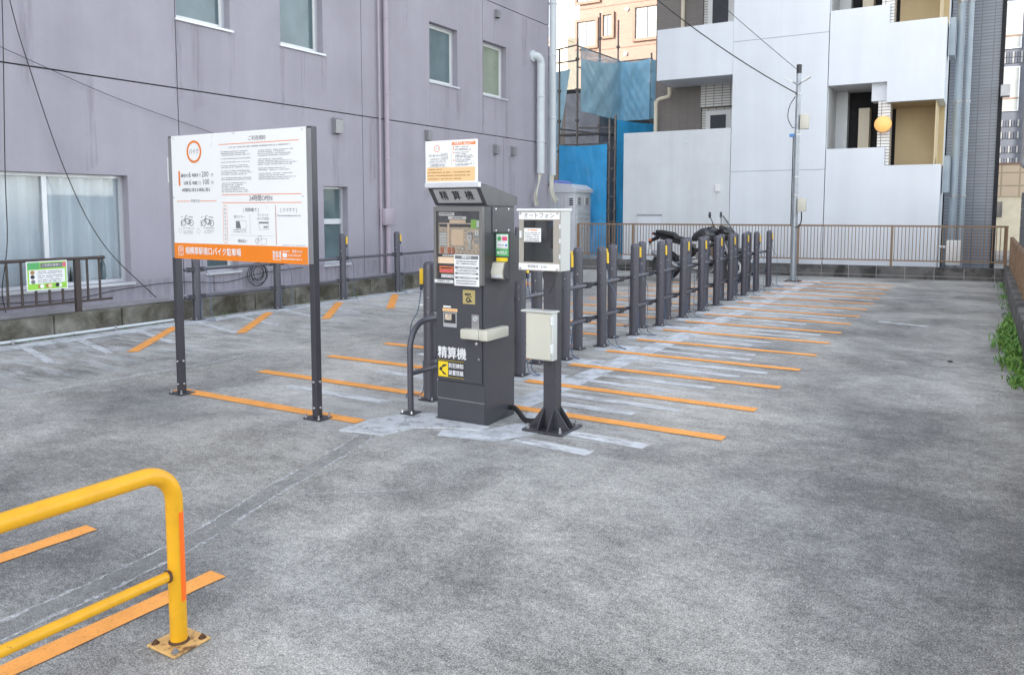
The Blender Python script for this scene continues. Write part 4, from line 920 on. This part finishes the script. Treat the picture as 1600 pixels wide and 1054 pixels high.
ns = part('note_slot','orange_part',-3.50,-3.372,1.128,1.178,.0035,.012); part('note_mouth','print_black',-3.485,-3.387,1.160,1.168,.0125,.014,ns); part('note_line','print_pink',-3.495,-3.377,1.139,1.148,.0125,.0138,ns)
for k in range(3):
    a = part('coin_label','print_white',-3.487+.038*k,-3.453+.038*k,1.092,1.116,.0035,.006); MB().ring(FK,.065+.038*k,1.104,.006,.009,.006,.0072,12).build('print','print_grey',a)
a = part('number_strip','print_white',-3.528,-3.358,1.056,1.078,.0350,.0365); MB().text(FK,'店舗番号 10001',.092,1.067,.018,.0371,'CENTER',.01).build('print','print_grey',a)
ip = part('instruction_panel','print_white',-3.348,-3.128,1.04,1.270,.0350,.0375)
b = MB()
for z0, z1 in ((1.237,1.262),(1.166,1.182),(1.125,1.139),(1.092,1.107)): b.flat(FK,.196,.40,z0,z1,.0382)
b.build('dark_bars','print_grey',ip); b = MB()
for z in (1.220,1.203,1.152,1.076,1.058): b.lines(FK,.205,.39,z,.011,.0382,rr,.95)
b.build('print','print_grey',ip); b = MB().text(FK,'精算方法',.298,1.249,.021,.0388,'CENTER',.02)
for z in (1.174,1.132,1.0995): b.lines(FK,.22,.38,z,.009,.0388,rr,.95)
b.build('white_print','print_white',ip)
# door furniture
a = part('camera_sticker','gold',-3.290,-3.182,.905,1.008,.010,.0112); b = MB().fbox(FK,.262,.318,.972,.984,.0113,.012)
b.ring(FK,.292,.935,.010,.020,.0113,.0123,14); b.add([FK.p(.265,.968,.0122),FK.p(.325,.955,.0122),FK.p(.325,.962,.0122),FK.p(.27,.972,.0122)],[(0,1,2,3)]); b.add([FK.p(.275,.925,.0125),FK.p(.33,.905+.015,.0125),FK.p(.315,.94,.0125),FK.p(.30,.93,.0125)],[(0,1,2,3)]); b.build('print','print_black',a)
part('slot_label','print_white',-3.468,-3.40,.868,.880,.010,.0112); a = part('slot_label','print_peach',-3.475,-3.34,.838,.862,.010,.0112); MB().lines(FK,.07,.18,.85,.010,.0117,rr).build('print','orange_part',a)
rt = part('return_tray','panel_grey',-3.465,-3.345,.722,.832,.010,.016); part('tray_window','print_black',-3.457,-3.353,.752,.825,.0162,.0172,rt); part('tray_paper','panel_bronze',-3.45,-3.39,.775,.82,.0173,.018,rt)
hn = part('keyhole_plate','steel',-3.210,-3.145,.725,.830,.010,.016); MB().ring(FK,KW-.072,.80,.010,.018,.016,.021,16).build('handle_ring','aluminium',hn)
sb = MB().bbox(-3.268,-3.075,4.715,4.785,.655,.728,.010,2).build('security_bar','cream_box',km); MB().bbox(-3.098,-3.030,4.715,5.02,.652,.731,.010,2).build('bar_side','cream_box',sb); MB().box(-3.104,-3.1005,4.7135,4.7149,.66,.725).build('bar_gap','print_grey',sb)
MB().lathe([(.012,0),(.012,-.008),(.004,-.010)],(-3.17,4.79,.615),10,'Y').build('key_lock','steel',km); MB().lathe([(.008,0),(.008,-.004),(.003,-.006)],(-3.15,4.79,.50),10,'Y').build('key_lock','grey_metal',km)
MB().text(FK,'精算機',.012,.520,.094,.0108,'LEFT',.022,.93).build('white_lettering','print_white',km)
ys = part('warning_sticker','print_black',-3.525,-3.282,.335,.470,.010,.0110); b = MB().flat(FK,.017,.107,.343,.455,.0114)
for a_ in ((.011,.253,.463,.4655),(.011,.253,.3395,.342)): b.flat(FK,*a_,.0116)
b.build('yellow_print','print_yellow',ys)
b = MB().text(FK,'防犯検知',.112,.428,.041,.0116,'LEFT',.02,.83).text(FK,'装置搭載',.112,.374,.041,.0116,'LEFT',.02,.83); b.build('white_print','print_white',ys)
b = MB().add([FK.p(.035,.40,.0119),FK.p(.09,.425,.0119),FK.p(.095,.437,.0119),FK.p(.06,.432,.0119)],[(0,1,2,3)]).add([FK.p(.035,.395,.0119),FK.p(.06,.36,.0119),FK.p(.095,.352,.0119),FK.p(.085,.365,.0119)],[(0,1,2,3)]).disc(FK,.04,.398,.014,.0115,.0121,12); b.build('symbol','print_black',ys)
# hood
HX0, HX1 = KX0-.005, KX1+.025
hood = MB().prism([(HX0,4.80,1.628),(HX0,4.70,1.765),(HX0,4.705,1.785),(HX0,4.78,1.780),(HX0,5.225,1.695),(HX0,5.225,1.628)],(HX1-HX0,0,0)).build('hood','machine',km)
FH = Fr((HX0,4.80,1.628),(1,0,0),(0,-.10,.137)); HW = HX1-HX0
MB().fbox(FH,.04,HW-.035,.025,.148,.0006,.003).build('name_plate','panel_grey',hood); MB().text(FH,'精  算  機',HW/2,.086,.085,.0036,'CENTER',.02,.85).build('name_lettering','print_black',hood)
MB().bbox(HX0-.01,HX1+.006,4.675,4.712,1.755,1.793,.005,1).build('hood_edge','aluminium',hood)
for yy in (4.95,5.13):
    for zz in (1.60,1.44): MB().lathe([(.011,0),(.011,.006),(.004,.009)],(KX1,yy,zz),10,'X').build('side_bolt','steel',km)
MB().box(KX1+.0005,KX1+.006,4.90,5.20,1.425,1.615).build('side_plate','machine',km)
# notice board on top
FT = Fr((-3.547,4.690,1.790),(1,0,0),(0,0,1)); tb_ = MB().fbox(FT,0,.452,0,.305,-.010,0).build('notice_board','sign_white',km)
MB().flat(FT,.012,.436,.012,.112,.001).build('peach_field','print_peach',tb_)
b = MB().ring(FT,.104,.248,.021,.025,.0006,.0016,24); b.flat(FT,.238,.440,.268,.290,.001)
for v in (.255,.240,.215,.160): b.disc(FT,.252,v,.0055,.0006,.0016,8)
b.build('orange_print','print_orange',tb_)
b = MB().text(FT,'バイク',.104,.248,.014,.0012,'CENTER').text(FT,'最初の',.030,.198,.017).text(FT,'6',.072,.199,.028).text(FT,'時間まで',.090,.198,.014).text(FT,'200円',.136,.200,.030,sx=.85)
b.text(FT,'以降',.044,.172,.015).text(FT,'6',.076,.173,.026).text(FT,'時間ごと',.092,.172,.013).text(FT,'100円',.140,.174,.030,sx=.85).text(FT,'※枠線内に収まる車両に限る',.033,.154,.015,sx=.82).text(FT,'24時間OPEN',.110,.126,.024,.0012,'CENTER')
for (a_) in ((.02,.212,.140,.1412),(.02,.212,.1145,.1155),(.232,.2333,.118,.29)): b.flat(FT,*a_,.001)
for v, l in ((.255,.12),(.241,.11),(.232,.14),(.215,.12),(.203,.09),(.192,.15),(.183,.16),(.172,.14),(.160,.13),(.150,.11),(.132,.14),(.124,.13)): b.lines(FT,.266,.266+l,v,.0065,.0011,rr)
b.ring(FT,.415,.138,.012,.0135,.0006,.0012,14); b.build('lettering','print_grey',tb_)
b = MB()
for v, l in ((.098,.13),(.076,.375),(.053,.38),(.030,.30)): b.lines(FT,.022,.022+l,v,.010,.0016,rr,.92)
b.build('brown_print','print_brown',tb_); MB().text(FT,'ご利用方法',.285,.279,.017,.0015,'CENTER',.015).lines(FT,.335,.425,.283,.006,.0015,rr).lines(FT,.335,.40,.274,.006,.0015,rr).build('white_print','print_white',tb_)
# side-mounted card unit
cu_ = MB().prism([(-3.104,4.945,1.06),(-3.104,4.945,1.435),(-3.104,5.0,1.435),(-3.104,5.16,1.30),(-3.104,5.16,1.07)],(.125,0,0)).build('card_unit','machine',km)
FC = Fr((-3.104,4.945,1.06),(1,0,0),(0,0,1))
MB().fbox(FC,.008,.117,.195,.362,.0006,.003).build('unit_label','print_green',cu_); MB().flat(FC,.014,.111,.252,.355,.0036).build('label_field','print_white',cu_)
MB().disc(FC,.038,.325,.018,.0034,.0044,14).build('green_mark','print_green',cu_); MB().flat(FC,.062,.105,.31,.34,.0042).build('pink_mark','print_pink',cu_); MB().flat(FC,.088,.105,.268,.285,.0042).build('blue_mark','print_blue',cu_)
b = MB().disc(FC,.028,.222,.010,.0032,.0042,12).lines(FC,.042,.105,.230,.010,.0038,rr).lines(FC,.042,.105,.216,.010,.0038,rr); b.build('white_print','print_white',cu_); MB().lines(FC,.022,.082,.277,.010,.0041,rr).lines(FC,.018,.10,.258,.006,.0041,rr).build('grey_print','print_light',cu_)
MB().fbox(FC,.012,.108,.158,.185,.0006,.004).build('yellow_label','print_yellow',cu_)
rdr = MB().prism([(-3.112,4.944,1.085),(-3.112,4.895,1.095),(-3.112,4.885,1.14),(-3.112,4.91,1.208),(-3.112,4.944,1.215)],(.105,0,0)).build('reader','cream_box',cu_); MB().bbox(-3.095,-3.020,4.886,4.897,1.099,1.122,.003,1).build('reader_slot','aluminium',rdr)
MB().prism([(-3.0065,4.944,1.085),(-3.0065,4.905,1.095),(-3.0065,4.900,1.14),(-3.0065,4.92,1.20),(-3.0065,4.944,1.21)],(.026,0,0)).build('reader_shell','machine',rdr)
# guard hoop beside the machine
hp = thing('guard_hoop', (-3.79,4.79,0), 'dark grey tubular guard hoop left of the payment machine', 'guard hoop')
arc = [(-3.79,4.79+.21-.21*math.cos(a),.515+.21*math.sin(a)) for a in [k*math.pi/2/8 for k in range(9)]]
MB().tube([(-3.79,4.79,0)] + arc + [(-3.79,5.4-.0,.725),(-3.79,5.55,.65),(-3.79,5.6,.5),(-3.79,5.6,0)], .024, 12).build('tube','post_metal',hp)
MB().cyl((-3.79,4.80,.325),(-3.79,5.6,.325),.020,10).build('mid_rail','post_metal',hp)
for yy in (4.79,5.6): 
    o = MB().bbox(-3.85,-3.73,yy-.06,yy+.06,.012,.022,.002,1).build('base_plate','dark_metal',hp); b = MB()
    for s in (-.045,.045): b.lathe([(.010,.02),(.010,.032),(.004,.044)],(-3.79+s,yy-.045,0),8)
    b.build('bolts','steel',o)

# ================================================================== PHONE BOX ON POST
ph = thing('phone_box', (-2.66,5.02,0), 'glazed help-phone cabinet on a square grey post', 'phone box')
px, py = -2.655, 5.01
MB().bbox(px-.05,px+.05,py-.05,py+.05,.016,1.19,.005,1).build('post','dark_metal',ph)
pl = MB().bbox(px-.165,px+.165,py-.165,py+.165,.004,.018,.003,1).build('base_plate','dark_metal',ph)
for sx, sy in ((1,0),(-1,0),(0,1),(0,-1)):
    for o_ in (-.04,.04):
        a = Vector((px+sx*.05+(0 if sx else o_), py+sy*.05+(0 if sy else o_), .018)); d = Vector((sx,sy,0)); t = Vector((-sy,sx,0))*.007
        MB().prism([a-t/2, a+d*.105-t/2, a+d*.105-t/2+Vector((0,0,.012)), a-t/2+Vector((0,0,.15))], t).build('gusset','dark_metal',ph)
b = MB()
for sx in (-.13,.13):
    for sy in (-.13,.13): b.lathe([(.014,.017),(.014,.030),(.008,.032),(.008,.055)],(px+sx,py+sy,0),8)
b.build('bolts','steel',pl)
MB().prism([(px-.055,py-.06,1.155),(px+.055,py-.06,1.155),(px+.055,py-.058,1.12),(px,py-.055,1.0),(px-.055,py-.058,1.12)][::-1],(0,.01,0)).build('front_gusset','dark_metal',ph)
X0,X1,Y0,Y1,Z0,Z1 = -2.865,-2.538,4.905,5.05,1.165,1.585
cab = MB()
for a in ((X0,X1,Y1-.012,Y1,Z0,Z1),(X0,X0+.012,Y0,Y1-.012,Z0,Z1),(X1-.012,X1,Y0,Y1-.012,Z0,Z1),(X0+.012,X1-.012,Y0,Y1-.012,Z0,Z0+.012),(X0+.012,X1-.012,Y0,Y1-.012,Z1-.012,Z1)): cab.box(*a)
cab = cab.build('cabinet','light_box',ph)
MB().bbox(X0-.018,X1+.01,Y0-.03,Y1+.01,Z1+.002,Z1+.020,.004,1).build('roof','white_plastic',ph)
FP = Fr((X0,Y0-.012,Z0),(1,0,0),(0,0,1)); PW, PHh = X1-X0, Z1-Z0
dr = MB()
for a in ((0,PW,0,.062),(0,PW,PHh-.062,PHh),(0,.038,.062,PHh-.062),(PW-.05,PW,.062,PHh-.062)): dr.fbox(FP,*a,-.010,.008)
dr = dr.build('door','taupe',ph)
MB().fbox(FP,.036,PW-.048,.06,PHh-.06,-.002,.002).build('glass','smoke_glass',dr)
a = MB().fbox(FP,.0,PW,PHh-.055,PHh-.006,.0085,.011).build('name_plate','sign_white',dr); MB().text(FP,'オートフォン',PW*.5,PHh-.031,.042,.0116,'CENTER',.004).build('lettering','print_grey',a)
a = MB().fbox(FP,.0,PW,.006,.052,.0085,.011).build('number_plate','sign_white',dr); MB().text(FP,'管理番号：E-001',PW*.47,.029,.022,.0116,'CENTER',.004).build('lettering','print_grey',a)
b = MB()
for u_ in (.014,PW-.016):
    for v_ in (.014,PHh-.014): b.disc(FP,u_,v_,.009,.011,.016,8)
b.build('screws','steel',dr)
a = MB().fbox(FP,.040,.178,.205,.302,.003,.0045).build('notice','sign_white',dr); MB().lines(FP,.07,.15,.288,.011,.0052,rr,.95).build('red_print','print_orange',a); b = MB()
for v_ in (.270,.256,.240,.225,.213): b.lines(FP,.05,.168,v_,.008,.0052,rr,.9)
b.build('print','print_grey',a)
MB().fbox(FP,.012,.028,.232,.282,.008,.024).build('latch','white_plastic',dr)
for v_ in (.09,.20,.30): MB().cyl(FP.p(PW-.002,v_,.002),FP.p(PW-.002,v_+.03,.002),.007,8).build('hinge','aluminium',dr)
MB().box(X0+.013,X1-.013,Y1-.0145,Y1-.0125,Z0+.013,Z1-.013).build('back_plate','cover_grey',ph)
hs2 = MB().bbox(X0+.20,X0+.245,Y1-.07,Y1-.015,Z0+.10,Z0+.32,.012,2).build('handset','print_black',ph); MB().bbox(X0+.195,X0+.25,Y1-.075,Y1-.013,Z0+.09,Z0+.16,.01,2).build('handset_cradle','grey_metal',hs2); MB().bbox(X0+.07,X0+.16,Y1-.06,Y1-.013,Z0+.22,Z0+.36,.01,1).build('phone_body','panel_grey',ph)
MB().bbox(X0+.17,X0+.29,Y1-.02,Y1-.0148,Z0+.29,Z0+.36,.003,1).build('inner_label','print_blue',ph)
jb = MB().bbox(-2.805,-2.588,4.885,4.958,.525,.868,.006,2).build('junction_box','light_box',ph)
MB().bbox(-2.80,-2.60,4.872,4.886,.53,.863,.005,1).build('lid','cream_box',jb); MB().bbox(-2.84,-2.575,4.865,4.965,.869,.882,.003,1).build('rain_cap','light_box',jb)
for z in (.58,.78): MB().bbox(-2.600,-2.586,4.868,4.90,z,z+.065,.003,1).build('clasp','white_plastic',jb)
MB().prism([(px-.05,py-.056,.52),(px+.03,py-.056,.52),(px,py-.054,.47)],(0,.006,0)).build('box_bracket','dark_metal',ph)
tag(MB().tube(bezier([(-3.10,5.16,.07),(-3.06,5.15,.072),(-3.0,5.12,.05),(-2.92,5.06,.022),(-2.84,5.02,.03),(-2.76,5.01,.05),(-2.70,5.01,.055)],6),.020,10).build('flexible_conduit','black_rubber'), 'black flexible conduit from the payment machine to the phone post', 'conduit')

# ================================================================== YELLOW BARRIER
yb = thing('yellow_barrier', (-2.49,1.76,0), 'yellow tubular barrier with a bolted foot in the near left corner', 'barrier')
bxx, byy = -2.492, 1.765; rt_ = .118
arc = [(bxx, byy - rt_ + rt_*math.cos(a), .545 + rt_*math.sin(a)) for a in [k*math.pi/2/10 for k in range(11)]]
MB().tube([(bxx,byy,.012),(bxx,byy,.28)] + arc + [(bxx,byy-.5,.664),(bxx,byy-1.3,.664),(bxx,byy-1.5,.6),(bxx,byy-1.52,.5),(bxx,byy-1.52,.012)], .0305, 20).build('hoop_tube','bar_yellow',yb)
MB().cyl((bxx,byy-1.5,.272),(bxx,byy-.02,.272),.0195,14).build('mid_rail','bar_yellow',yb)
MB().lathe([(.023,0),(.024,.004),(.0215,.011),(.020,.012)],(bxx,byy-.041,.272),12,'Y').build('weld','rust',yb)
for yy in (byy,byy-1.52):
    p = MB().bbox(bxx-.078,bxx+.078,yy-.078,yy+.078,.002,.012,.002,1).build('foot_plate','plate_yellow',yb)
    MB().lathe([(.038,.012),(.036,.015),(.031,.020)],(bxx,yy,0),18).build('weld','rust',p)
    for sx, sy in ((-1,-1),(1,-1),(-1,1),(1,1)): MB().lathe([(.015,.012),(.015,.0142),(.0095,.0144),(.0095,.0215),(.005,.0217),(.005,.027),(.004,.0275)],(bxx+sx*.057,yy+sy*.057,0),8).build('bolt','rust' if (sx,sy) != (1,-1) else 'grey_metal',p,12)
tp = MB(); pv = None
for k in range(7):
    a = -.25 - 1.0 + k*.14; d = Vector((math.cos(a+1.1), math.sin(a+1.1), 0))*.0312; cur = (Vector((bxx,byy,.17))+d, Vector((bxx,byy,.505))+d)
    if pv: tp.quad(pv[0],cur[0],cur[1],pv[1])
    pv = cur
tp.build('reflective_tape','orange_tape',yb)

# ================================================================== MOTORCYCLE
mc = thing('motorcycle', (-5.44,17.2,0), 'black motorcycle with small windscreen parked behind the bollards', 'motorcycle')
S = 1.10; MO = Vector((-5.52,17.2,0)); mc.scale = (S,S,S); ROOT[mc.name] = Vector((0,0,0))
def mp(n, m, mb2, par=mc, ang=40): return mb2.build(n, m, par, ang)
def wheel(x, z, r, w, nm):
    t = mp(nm,'black_rubber',MB().lathe([(r-.085,-w*.40),(r-.04,-w*.5),(r-.012,-w*.38),(r,-w*.12),(r,w*.12),(r-.012,w*.38),(r-.04,w*.5),(r-.085,w*.40)],(x,0,z),28,'Y'))
    rim = MB(); F_ = Fr((x,0,z),(1,0,0),(0,0,1))
    rim.ring(F_,0,0,r-.105,r-.08,-w*.36,w*.36,28)
    for k in range(5):
        a = k*1.2566+.3; rim.tube([(x+.03*math.cos(a),0,z+.03*math.sin(a)),(x+(r-.1)*math.cos(a),0,z+(r-.1)*math.sin(a))],[.022,.016],6)
    rim.cyl((x,-.06,z),(x,.06,z),.04,12); mp('rim','bike_engine',rim,t)
    dsc = MB().ring(F_,0,0,.10,.15,.055,.062,24); mp('brake_disc','steel',dsc,t)
    return t
wheel(.74,.31,.31,.12,'front_wheel'); wheel(-.68,.31,.31,.16,'rear_wheel')
mp('fuel_tank','bike_tank',MB().loft([(-.14,0,.86,.08,.05),(-.08,0,.90,.13,.09),(.06,0,.95,.17,.13),(.22,0,.96,.18,.14),(.34,0,.93,.14,.12),(.40,0,.88,.06,.06)]))
mp('seat','bike_seat',MB().loft([(-.12,0,.85,.10,.035),(-.28,0,.83,.15,.045),(-.46,0,.87,.15,.05),(-.52,0,.93,.13,.055),(-.80,0,.98,.11,.05),(-.90,0,1.0,.07,.03)]))
tlp = mp('tail','bike_black',MB().loft([(-.30,0,.76,.13,.05),(-.55,0,.83,.13,.06),(-.80,0,.90,.10,.05),(-.97,0,.955,.06,.03)])); mp('tail_lamp','red_lens',MB().bbox(-1.0,-.965,-.05,.05,.93,.97,.008,1),tlp)
fd_ = mp('rear_fender','bike_black',MB().tube([(-.86,0,.88),(-1.04,0,.80),(-1.10,0,.66)],[.045,.035,.02],8)); mp('number_plate','white_plastic',MB().prism([(-1.06,-.09,.62),(-1.10,-.09,.62),(-1.06,-.09,.76),(-1.05,-.09,.76)],(0,.18,0)),fd_)
for s in (-1,1): mp('indicator','orange_part',MB().lathe([(.0,0),(.03,.02),(.03,.05),(.01,.07)],(-1.0,s*.12-.035,.82),10,'Y'))
mp('frame','bike_black',MB().tube([(.42,0,.86),(.25,.10,.74),(-.05,.13,.62),(-.22,.12,.48),(-.25,.10,.32)],.035,8).tube([(.42,0,.86),(.25,-.10,.74),(-.05,-.13,.62),(-.22,-.12,.48),(-.25,-.10,.32)],.035,8).tube([(.40,0,.78),(.33,.08,.45),(.16,.10,.24)],.022,8).tube([(.40,0,.78),(.33,-.08,.45),(.16,-.10,.24)],.022,8).tube([(-.12,0,.66),(-.5,0,.80),(-.8,0,.86)],.03,8))
en = mp('engine','bike_engine',MB().bbox(-.20,.22,-.16,.16,.24,.46,.04,2).loft([(-.02,0,.52,.14,.12),(.10,0,.56,.15,.13),(.22,0,.58,.14,.11)],10))
for s in (-1,1): mp('engine_cover','steel' if s < 0 else 'bike_engine',MB().lathe([(.10,0),(.10,.03),(.07,.045),(.02,.05)],(.02,.16 if s > 0 else -.21,.36),18,'Y'),en)
mp('side_cover','bike_black',MB().bbox(-.36,-.10,-.15,.15,.58,.76,.04,2)); mp('radiator','bike_black',MB().bbox(.33,.38,-.17,.17,.42,.72,.01,1))
mp('swingarm','bike_engine',MB().tube([(-.22,.10,.40),(-.68,.11,.31)],.03,8).tube([(-.22,-.10,.40),(-.68,-.11,.31)],.03,8))
mp('shock','steel',MB().tube([(-.30,0,.70),(-.42,0,.40)],.03,10))
mp('exhaust','bike_engine',MB().tube(bezier([(.26,-.10,.52),(.38,-.12,.36),(.24,-.14,.20),(-.15,-.15,.20),(-.35,-.18,.28)],5),.025,8).tube([(-.35,-.19,.28),(-.45,-.20,.34),(-.88,-.21,.56),(-.92,-.21,.58)],[.03,.055,.06,.045],12))
for s in (-1,1):
    mp('fork','bike_engine',MB().tube([(.74,s*.095,.31),(.60,s*.095,.62),(.46,s*.095,.98)],[.032,.028,.022],10))
mp('front_fender','bike_black',MB().tube([(.74+.34*math.cos(a),0,.31+.34*math.sin(a)) for a in [.5+k*.22 for k in range(9)]],[.03]+[.055]*7+[.03],8))
mp('handlebar','bike_black',MB().tube(bezier([(.30,-.40,1.09),(.36,-.26,1.10),(.44,-.10,1.03),(.44,.10,1.03),(.36,.26,1.10),(.30,.40,1.09)],4),.014,8).tube([(.30,-.40,1.09),(.335,-.29,1.10)],.02,8).tube([(.30,.40,1.09),(.335,.29,1.10)],.02,8))
for s in (-1,1):
    q = mp('mirror','bike_black',MB().tube([(.37,s*.25,1.10),(.35,s*.31,1.22),(.33,s*.36,1.30)],.008,6).loft([(.31,s*.38,1.345,.02,.02),(.318,s*.38,1.345,.06,.065),(.335,s*.38,1.345,.055,.06),(.345,s*.38,1.345,.02,.02)],14,1)); mp('mirror_glass','aluminium',MB().loft([(.304,s*.38,1.345,.02,.02),(.3075,s*.38,1.345,.045,.048)],14,1),q)
hl = mp('headlight','bike_black',MB().loft([(.48,0,.93,.08,.08),(.54,0,.94,.14,.12),(.64,0,.94,.13,.11),(.74,0,.92,.07,.06)])); mp('lamp_glass','aluminium',MB().loft([(.70,0,.925,.075,.06),(.752,0,.915,.05,.04)]),hl)
mp('fairing','bike_black',MB().loft([(.36,0,.98,.10,.05),(.48,0,1.03,.16,.10),(.62,0,1.0,.15,.09),(.73,0,.95,.09,.05)]))
ws = MB(); V4 = []
for j in range(6):
    t = j/5; x = .74 - .26*t; z = .98 + .36*t; w = .17 - .05*t
    for i in range(7): a = -1 + i/3; V4.append((x - .06*a*a, w*a, z - .02*a*a))
ws.add(V4, [(j*7+i, j*7+i+1, (j+1)*7+i+1, (j+1)*7+i) for j in range(5) for i in range(6)]); mp('windscreen','smoke_glass',ws)
mp('instrument','bike_black',MB().bbox(.42,.50,-.09,.09,1.06,1.13,.015,1)); mp('side_stand','bike_engine',MB().tube([(-.05,.14,.26),(-.12,.26,.01)],.012,6))
mp('foot_peg','bike_engine',MB().cyl((-.20,-.14,.30),(-.20,-.24,.30),.014,8).cyl((-.20,.14,.30),(-.20,.24,.30),.014,8))
